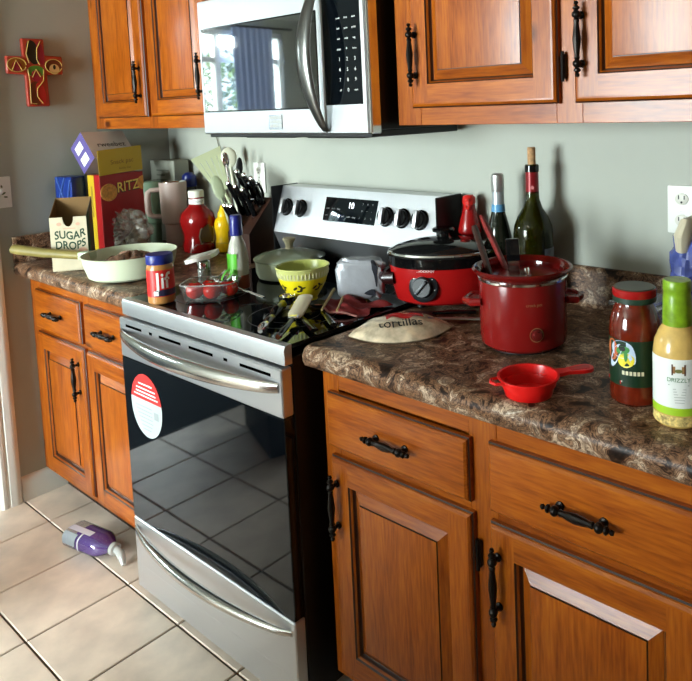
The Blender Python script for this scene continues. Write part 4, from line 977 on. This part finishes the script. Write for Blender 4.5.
wl_ = ang_label(wn, .0529, .04, .16, wa+62, 30, mat('wine_label', (96, 100, 108), .5))
pr_ = thing('sparkling_wine_bottle', 'slim dark bottle with silver and blue foil neck left of the wine bottle', 'bottle', (.956, -.098, ZC))
MB().lathe([(0, .003), (.033, .002), (.037, .008), (.037, .15), (.034, .18), (.026, .215), (.0185, .245), (.0165, .262), (.0155, .30)], 32).build('glass', mat('dark_bottle_glass', (20, 24, 16), .08), pr_)
MB().lathe([(.0182, .250), (.0168, .266), (.0162, .305)], 28, cap=False).build('neck_foil', mat('pale_foil', (176, 184, 190), .35, .5), pr_, norm=False)
MB().lathe([(.0192, .246), (.0176, .266)], 28, cap=False).build('blue_band', mat('foil_blue', (86, 146, 190), .35), pr_, norm=False)
MB().lathe([(.0165, .300), (.0175, .304), (.0178, .335), (.0165, .345), (.012, .349), (0, .349)], 28).build('foil_cap', mat('silver_foil', (186, 186, 184), .3, .8, bump=.5, bscale=120), pr_)

# ------------------------------------------------------------------ crockpot
CX, CY = 1.196, -.352; caz = face_deg(CX, CY)
ck = thing('crockpot', 'round dark red crockpot without lid holding several utensils', 'crockpot', (CX, CY, ZC))
MB().lathe([(0, .006), (.088, .006), (.0945, .012), (.0965, .03), (.0975, .150), (.096, .156)], 56).build('body', dark_red, ck)
MB().lathe([(.080, 0), (.080, .007)], 32).build('foot_ring', black, ck)
MB().lathe([(.0975, .150), (.100, .152), (.100, .1565), (.0975, .159)], 56, cap=False).build('steel_band', chrome, ck)
MB().lathe([(.090, .150), (.098, .158), (.106, .165), (.111, .170), (.112, .174), (.108, .177), (.098, .174), (.090, .167), (.0865, .15), (.084, .05), (.07, .022), (0, .02)], 56).build('stoneware_insert', mat('insert_red', (96, 16, 14), .1), ck)
hdg = math.degrees(math.atan2(-.62, -.78))
for s_, a in ((0, 218), (1, 38)):
    hb = MB(); hb.tube([(.094, -.036, .106), (.114, -.030, .104), (.128, 0, .102), (.114, .030, .104), (.094, .036, .106)], [.008, .009, .0085, .009, .008], 10); hb.xf(RZ(a)); ho = hb.build('side_handle', dark_red, ck)
    fi = MB().box(.094, .120, -.028, .028, .100, .108, .002); fi.xf(RZ(a)); fi.build('handle_web', dark_red, ho)
kb2 = MB().lathe([(.013, 0), (.013, .004), (.009, .006), (.0085, .012), (0, .013)], 20); kn_a = caz+16
kb2.xf(RZ(kn_a+90) @ T(0, -.0965, .048) @ RX(90)); ko = kb2.build('knob', mat('knob_dark_red', (96, 22, 20), .25), ck)
b = MB().lathe([(.0135, .0005), (.0155, .0008)], 24, cap=False); b.xf(RZ(kn_a+90) @ T(0, -.0972, .048) @ RX(90)); b.build('knob_ring', mat('gold_print', (150, 110, 70), .4), ko, norm=False)
b = MB(); put_text(b, 'crock pot', .009, on_cyl(.0978, .112, kn_a-2), 0, 0); b.build('brand_print', mat('gold_print', (150, 110, 70), .4), ck, norm=False, smooth=False)
def in_crock(name, label, b0, t0_, parts):
    base = Vector((CX, CY, ZC))+Vector(b0); tip = Vector(t0_); d = tip-base; t = thing(name, label, 'utensil', tuple(base)); z = d.normalized()
    y = Vector((CAMX-base.x, CAMY-base.y, 0)).normalized(); y = -(y-z*y.dot(z)).normalized(); x = y.cross(z); t.rotation_mode = 'QUATERNION'
    t.rotation_quaternion = Matrix((x, y, z)).transposed().to_quaternion(); parts(t, d.length)
brown_u = mat('brown_handle', (58, 36, 30), .3); redh = mat('red_handle', (128, 30, 26), .4)
def p_brown(t, L):
    MB().tube([(0, 0, .02), (0, 0, L*.4), (0, 0, L*.8), (0, 0, L-.008), (0, 0, L)], [.008, .0105, .0125, .013, .009], 10, flat=.6).build('handle', brown_u, t)
    MB().tube([(0, -.0075, L-.02), (0, -.0078, L-.012)], [.003, .003], 8).build('rivet', chrome, t)
    MB().lathe([(0, 0), (.018, .004), (.026, .02), (.024, .045), (.008, .06)], 18, sy=.3).build('head', brown_u, t)
def p_red(t, L):
    MB().tube([(0, 0, .03), (0, 0, L*.5), (0, 0, L*.9), (0, 0, L)], [.007, .011, .0135, .009], 10, flat=.6).build('handle', redh, t)
    MB().box(-.022, .022, -.003, .003, 0, .06, .002).build('head', mat('red_blade', (150, 34, 30), .4), t)
def p_ladle(t, L):
    MB().box(-.013, .013, -.004, .004, .03, L-.045, .002).build('steel_shaft', chrome, t)
    MB().box(-.015, .015, -.007, .007, L-.05, L, .003, seg=2).build('grip', black_g, t)
    MB().lathe([(0, 0), (.02, .003), (.03, .02), (.028, .04), (.012, .05)], 18, sy=.5).build('head', chrome, t)
in_crock('brown_spoon', 'dark brown handled spoon leaning left out of the crockpot', (-.022, -.024, .026), (1.090, -.385, 1.178), p_brown)
in_crock('red_spatula', 'red handled spatula leaning steeply left out of the crockpot', (.020, .015, .026), (1.052, -.305, 1.186), p_red)
in_crock('flat_whisk', 'steel utensil with a short black grip standing in the crockpot', (-.005, -.015, .026), (1.178, -.362, 1.152), p_ladle)
lid_s = thing('steel_spoon', 'steel spoon resting inside the crockpot beside the black grip', 'spoon', (CX+.012, CY-.012, ZC+.024)); 
b = MB().tube([(0, 0, .004), (.004, .012, .09), (.0, .02, .128), (-.006, .022, .145)], [.006, .007, .011, .009], 10, flat=.5); b.build('handle', chrome, lid_s)
MB().lathe([(0, 0), (.012, .002), (.018, .010), (.016, .014), (0, .006)], 16).build('spoon_bowl', chrome, lid_s)

# flat package, black spatula, steel spoon handle
pk = thing('wrapped_package', 'flat cream and red food package lying on the left end of the right worktop', 'package', (.908, -.446, ZC), (0, 0, 50))
def pkf(sgn):
    def fn(u, v):
        a = (u-.5)*2; w_ = .082*(1-abs(a)**2.4)+.004; h_ = .034*(1-abs(a)**2.4)*(1-abs(2*v-1)**3); wr = .0018*math.sin(31*u+9*v)*math.sin(17*v+6*u)
        return Vector((a*.125, (2*v-1)*w_, max(0.0005, .003+(h_+wr*(1 if h_ > .004 else 0) if sgn > 0 else -.0025))))
    return fn
b = MB().grid(pkf(1), 40, 18, 0).grid(pkf(-1), 40, 18, 0)
pko = b.build('wrapper', mat('package_cream', (206, 188, 160), .22, coat=.6, var=.16, vscale=40), pk, norm=False, ang=30)
pf_ = pkf(1)
def on_pk(u, v, dz=.0008): p_ = pf_(u, v); return p_+Vector((0, 0, dz))
b = MB().grid(lambda u, v: on_pk(.36+.36*u, .44+.24*v+.05*math.sin(9*u)), 14, 8); b.build('red_print', mat('package_red', (186, 30, 26), .25), pko, norm=False)
b = MB().grid(lambda u, v: on_pk(.76+.07*u, .42+.14*v), 6, 6); b.build('blue_print', mat('package_blue', (60, 70, 100), .3), pko, norm=False)
b = MB(); put_text(b, 'tortillas', .034, lambda a, q: on_pk(.48+a/.25, .25+q/.14, .0032), 0, .006); b.build('lettering', print_k, pko, norm=False, smooth=False)
t, L = lying('steel_spoon', 'steel spoon handle sticking out from under the package toward the crockpot', 'spoon', (.905, -.352), (1.055, -.272), ZC+.001)
MB().tube([(0, 0, .006), (L*.5, 0, .008), (L*.95, 0, .008), (L, 0, .008)], [.005, .006, .008, .006], 10, flat=.5).build('handle', mat('dull_steel', (200, 200, 196), .3, .9), t)
MB().lathe([(0, 0), (.012, .002), (.018, .008), (.016, .009), (0, .004)], 16, sx=1.5).xf(T(-.02, 0, 0)).build('spoon_bowl', chrome, t)
t, L = lying('black_spatula', 'black spatula lying in front of the slow cooker behind the package', 'spatula', (.83, -.345), (.985, -.245), ZC+.001)
MB().box(0, .075, -.022, .022, .001, .005, .0015).build('blade', black, t)
MB().tube([(.07, 0, .005), (.11, 0, .008), (L, 0, .008)], [.006, .009, .008], 10, flat=.6).build('handle', black_g, t)

# red measuring scoop
rx_, ry_ = 1.357, -.584
sc2 = thing('measuring_scoop', 'bright red collapsible measuring scoop at the front of the right worktop', 'scoop', (rx_, ry_, ZC), (0, 0, 55))
rp_ = mat('bright_red_silicone', (214, 24, 22), .28)
MB().lathe([(0, 0), (.036, 0), (.0385, .003), (.042, .018), (.0425, .020), (.044, .020), (.047, .034), (.0505, .0355), (.0505, .038), (.0465, .038), (.0435, .0225), (.041, .0215), (.037, .004), (0, .003)], 44).build('cup', rp_, sc2)
b = MB(); pts = [(.046, -.012), (.056, -.011), (.068, -.008), (.078, -.0105), (.092, -.0135), (.106, -.013), (.113, -.008), (.115, 0), (.113, .008), (.106, .013), (.092, .0135), (.078, .0105), (.068, .008), (.056, .011), (.046, .012)]
b.prism(pts, .030, .0365, 'z'); b.xf(RZ(0)); ho = b.build('handle', rp_, sc2)
b = MB(); b.prism([(.074, -.006), (.105, -.008), (.109, 0), (.105, .008), (.074, .006)], .0365, .0372, 'z'); b.build('handle_inset', mat('red_inset', (176, 20, 20), .35), ho)
b = MB(); b.tube([(-.046, -.014, .034), (-.060, -.011, .034), (-.064, 0, .034), (-.060, .011, .034), (-.046, .014, .034)], .003, 8); b.build('hang_loop', rp_, sc2)

# sauce jar
jx, jy = 1.524, -.490; ja = face_deg(jx, jy)
jr = thing('sauce_jar', 'glass jar of red pasta sauce with a colourful label and red lid', 'jar', (jx, jy, ZC))
MB().lathe([(0, 0), (.036, 0), (.040, .005), (.0405, .02), (.0405, .125), (.0385, .145), (.032, .166), (.029, .172), (.029, .182)], 40).build('jar_body', mat('pasta_sauce', (92, 26, 10), .08, coat=.6, var=.18, vscale=40), jr)
MB().lathe([(.0325, .176), (.034, .178), (.034, .186), (.0335, .1865)], 36).build('lid_skirt', mat('lid_dark_green', (26, 52, 40), .35), jr)
MB().lathe([(.0338, .186), (.0345, .188), (.0345, .198), (.033, .200)], 36, cap=False).build('lid_red_ring', red_g, jr)
MB().lathe([(.0335, .199), (.031, .2015), (0, .2008)], 36).build('lid_top', mat('lid_olive', (52, 56, 44), .4), jr)
lab = ang_label(jr, .0410, .036, .116, ja-18, 62, mat('label_deep_green', (16, 44, 26), .35), 'label', n=30)
def jl(mb, a, z, pts, mi):
    mb.add([on_cyl(.0415+.0001*mi, z, ja+a)(p_, q_) for p_, q_ in pts], [tuple(range(len(pts)))], mi)
b = MB()
jl(b, -56, .096, oval(0, 0, .012, .019), 0); jl(b, -30, .100, oval(0, 0, .020, .0155), 1); jl(b, -46, .087, oval(0, 0, .008, .024, -25), 1); jl(b, -8, .094, oval(0, 0, .006, .018, 12), 1); jl(b, -27, .099, oval(0, 0, .012, .007, 15), 4)
jl(b, -20, .082, oval(0, 0, .014, .0125, 20), 2); jl(b, -28, .103, oval(0, 0, .006, .006), 3); jl(b, -20, .090, oval(0, 0, .003, .010), 4)
jl(b, -18, .0655, [(-.044, -.002), (.044, -.002), (.044, .006), (-.044, .006)], 3)
jl(b, -18, .042, [(-.044, -.003), (-.010, -.003), (-.010, .003), (-.044, .003)], 5); jl(b, -18, .0445, [(-.010, -.0016), (.044, -.0016), (.044, .0012), (-.010, .0012)], 6)
for k, q in enumerate((-.016, -.010, -.004, .002, .008, .014)): jl(b, -4, .0605, [(q-.002, -.0035), (q+.0022, -.0035), (q+.0022, .0035), (q-.002, .0035)], 7)
b.build('label_print', [mat('fig_orange', (186, 98, 56), .4), mat('fig_pale_blue', (186, 200, 226), .4), mat('lemon', (226, 206, 50), .4), mat('fig_black', (20, 22, 22), .4), mat('leaf', (60, 130, 60), .4), mat('stripe_red', (176, 40, 36), .4), print_w, mat('fig_cream', (206, 200, 170), .4)], lab, norm=False, smooth=False)

# dressing bottle
ox, oy = 1.618, -.532; oa = face_deg(ox, oy)
ob = thing('salad_dressing_bottle', 'bottle of creamy yellow dressing with lime green neck sleeve at the right edge', 'bottle', (ox, oy, ZC))
MB().lathe([(0, 0), (.033, 0), (.037, .004), (.0375, .012), (.0375, .112), (.035, .130), (.028, .146), (.0225, .154), (.021, .158)], 40).build('bottle_body', mat('creamy_dressing', (204, 168, 96), .2, var=.05, vscale=60), ob)
MB().lathe([(.0222, .154), (.0222, .172), (.0215, .20), (.0205, .205), (.0215, .208), (.0215, .222), (.020, .225), (0, .225)], 36).build('neck_sleeve', mat('lime_sleeve', (116, 150, 26), .3, var=.12, vscale=70), ob)
lab = ang_label(ob, .0380, .034, .110, oa-8, 75, mat('dressing_label', (222, 224, 220), .4), 'label', n=30)
ang_label(ob, .0382, .022, .034, oa-8, 75, mat('lime_band', (160, 196, 40), .4), 'label_band', n=30)
b = MB()
def ol_(a, z, pts, mi): b.add([on_cyl(.0385+.0001*mi, z, oa-8+a)(p_, q_) for p_, q_ in pts], [tuple(range(len(pts)))], mi)
rect = lambda a, c: [(-a, -c), (a, -c), (a, c), (-a, c)]
ol_(10, .094, rect(.0105, .0085), 0); ol_(10, .094, rect(.0085, .0055), 1); ol_(10, .0925, oval(0, 0, .006, .003), 2)
for k in range(6): ol_(12, .064-.0042*k, rect(.010-.0006*k, .0005), 4)
ol_(10, .070, rect(.016, .0006), 4)
put_text(b, 'DRIZZLY', .009, on_cyl(.0386, .078, oa+2), 3, .002); b.build('label_print', [mat('logo_brown', (70, 36, 26), .4), mat('logo_tan', (150, 110, 70), .4), mat('logo_green', (110, 110, 60), .4), mat('name_green', (92, 132, 92), .4), mat('fine_grey', (166, 170, 166), .4)], lab, norm=False, smooth=False)
MB().lathe([(.0374, .005), (.0380, .007), (.0380, .020)], 36, cap=False).build('herb_sediment', mat('herb_specks', (190, 160, 100), .4, var=.4, vscale=160), ob, norm=False)
# bag and clear tub behind them
bb_ = crumple('bread_bag', 'blue and cream plastic bag at the right edge against the wall', 'bag', 1.497, -.115, ZC, .055, .06, .155, mat('bag_blue', (70, 80, 140), .25, var=.25, vscale=14), 21, .22)
bb_.scale = (1, 1, .86)
b = MB().tube([(-.012, -.03, .24), (-.008, -.04, .275), (-.004, -.03, .305), (0, -.01, .318)], [.028, .034, .026, .006], 14, flat=.6); b.build('cream_top', mat('bag_cream', (206, 196, 170), .3), bb_)
ct = thing('clear_container', 'clear plastic lidded container lying behind the sauce jar', 'container', (1.405, -.16, ZC), (0, 0, -12))
b = MB().box(-.06, .06, -.055, .055, .001, .07, .012, seg=3); b.build('tray', clear, ct)
b = MB().box(-.065, .065, -.06, .06, .070, .082, .006, seg=2).box(-.05, .05, -.045, .045, .082, .09, .004); b.build('lid', film('lid_plastic', (236, 240, 242), .28, .12, .1), ct)

# ------------------------------------------------------------------ floor: fallen soap bottle
sp0 = Vector((-.468, -.690, 0)); sa_ = math.degrees(math.atan2(.040, .215))
sb_ = thing('soap_bottle', 'clear dish soap bottle with purple liquid lying on the floor tiles', 'bottle', (sp0.x, sp0.y, .0005), (0, 0, sa_))
def soapf(k=1.0, u0=0, u1=1):
    def fn(u, v):
        t_ = u0+(u1-u0)*u; x = .225*t_; a = 2*PI*v
        w_ = .046*min(1, (t_*9)**.5 if t_ > 0 else 0)*(1 if t_ < .72 else max(.30, 1-((t_-.72)/.28)**1.6*.72)); h_ = w_*.68
        c_, s_ = math.cos(a), math.sin(a); e_ = (abs(c_)**3+abs(s_)**3)**(-1/3)
        return Vector((x, c_*e_*w_*k, .034+s_*e_*h_*k))
    return fn
b = MB().grid(soapf(), 26, 24); b.build('clear_shell', film('soap_shell', (226, 226, 232), .14, .08, .05), sb_, norm=False, ang=60)
b = MB().grid(soapf(.95, .34, .97), 20, 24); b.add([soapf(.95)(.34, v/24) for v in range(24)], [tuple(range(24))]); b.build('purple_liquid', mat('purple_soap', (92, 22, 160), .12), sb_, norm=False, ang=60)
b = MB(); b.grid(lambda u, v: soapf(1.02)(.04+.58*u, .25+.07*v), 12, 4, 0); b.grid(lambda u, v: soapf(1.02)(.07+.34*u, .35+.18*v), 12, 6, 1); b.grid(lambda u, v: soapf(1.02)(.46+.03*u, .32+.26*v), 2, 10, 0)
b.build('label', [mat('soap_label_white', (214, 208, 222), .4), mat('soap_label_grey', (150, 156, 164), .4)], sb_, norm=False)
b = MB().lathe([(.017, 0), (.020, .003), (.020, .018), (.013, .022), (.012, .03)], 20); b.xf(T(.222, 0, .034) @ RY(90)); cpo = b.build('cap', film('cap_clear', (226, 226, 224), .25, .12, .45), sb_)
b = MB().tube([(.25, 0, .034), (.268, -.004, .03), (.288, -.012, .014), (.296, -.016, .006)], [.012, .014, .010, .006], 12); b.build('spout', film('cap_clear', (226, 226, 224), .25, .12, .45), cpo)

bx_ = thing('storage_box', 'dark storage box standing on the tiles, reflected in the oven glass', 'box', (-.50, -1.62, .0005), (0, 0, 20))
MB().box(-.20, .20, -.13, .13, 0, .24, .012, seg=2).build('bin', mat('dark_bin', (26, 28, 32), .5), bx_)
MB().box(-.21, .21, -.14, .14, .24, .27, .008, seg=2).build('lid', mat('dark_bin_lid', (20, 22, 24), .5), bx_)
# ------------------------------------------------------------------ seen through the far window: curtain and shrubs
cu_ = thing('curtain', 'pale blue pleated curtain hanging at the far window', 'curtain', (-4.20, -3.62, 1.0), (0, 0, 90))
MB().grid(lambda u, v: Vector((-.24+.48*u*(1+.06*v), .02*math.sin(u*42), 1.33*v)), 60, 6).build('cloth', mat('curtain_blue', (186, 202, 240), .8), cu_, norm=False, ang=70)
MB().tube([(-.5, 0, 1.34), (1.2, 0, 1.34)], .012, 10).build('rod', bronze, cu_)
leaf_ms = [mat('leaf_mid', (84, 128, 50), .6), mat('leaf_light', (128, 164, 72), .6), mat('leaf_dark', (46, 84, 36), .6)]
for k, (x, y, rr_, zz) in enumerate(((-7.0, -2.9, .95, .9), (-7.4, -5.2, 1.2, 1.0), (-6.6, -7.4, .95, .9))):
    t = thing('shrub', ('leftmost', 'middle', 'rightmost')[k]+' leafy green shrub outside the far window', 'shrub', (x, y, -.2)); r5 = random.Random(30+k)
    b = MB()
    for j in range(1500):
        d = Vector((r5.gauss(0, 1), r5.gauss(0, 1), r5.gauss(0, 1))).normalized()*rr_*(.7+.3*r5.random()); c0 = d+Vector((0, 0, zz+rr_*.35)); u_ = Vector((r5.gauss(0, 1), r5.gauss(0, 1), r5.gauss(0, 1))).normalized(); v_ = u_.cross(d).normalized(); s_ = .07
        b.add([c0-u_*s_, c0+v_*s_*.5, c0+u_*s_, c0-v_*s_*.5], [(0, 1, 2, 3)], r5.choice((0, 0, 1, 2)))
    fo_ = b.build('foliage', leaf_ms, t, norm=False); fo_['kind'] = 'stuff'
    MB().tube([(0, 0, 0), (.05, 0, .6), (0, .05, 1.2)], [.06, .05, .03], 8).build('trunk', mat('bark', (84, 66, 48), .8), t)
struct(MB().box(-14, 8, -14, 4, -.3, -.2).build('ground', mat('lawn', (96, 124, 60), .9)))
sc2.scale = (1.14, 1.14, .98); jr.scale = (1.12, 1.12, 1.02); ob.scale = (1.06, 1.06, 1.06)
bpy.context.view_layer.update()
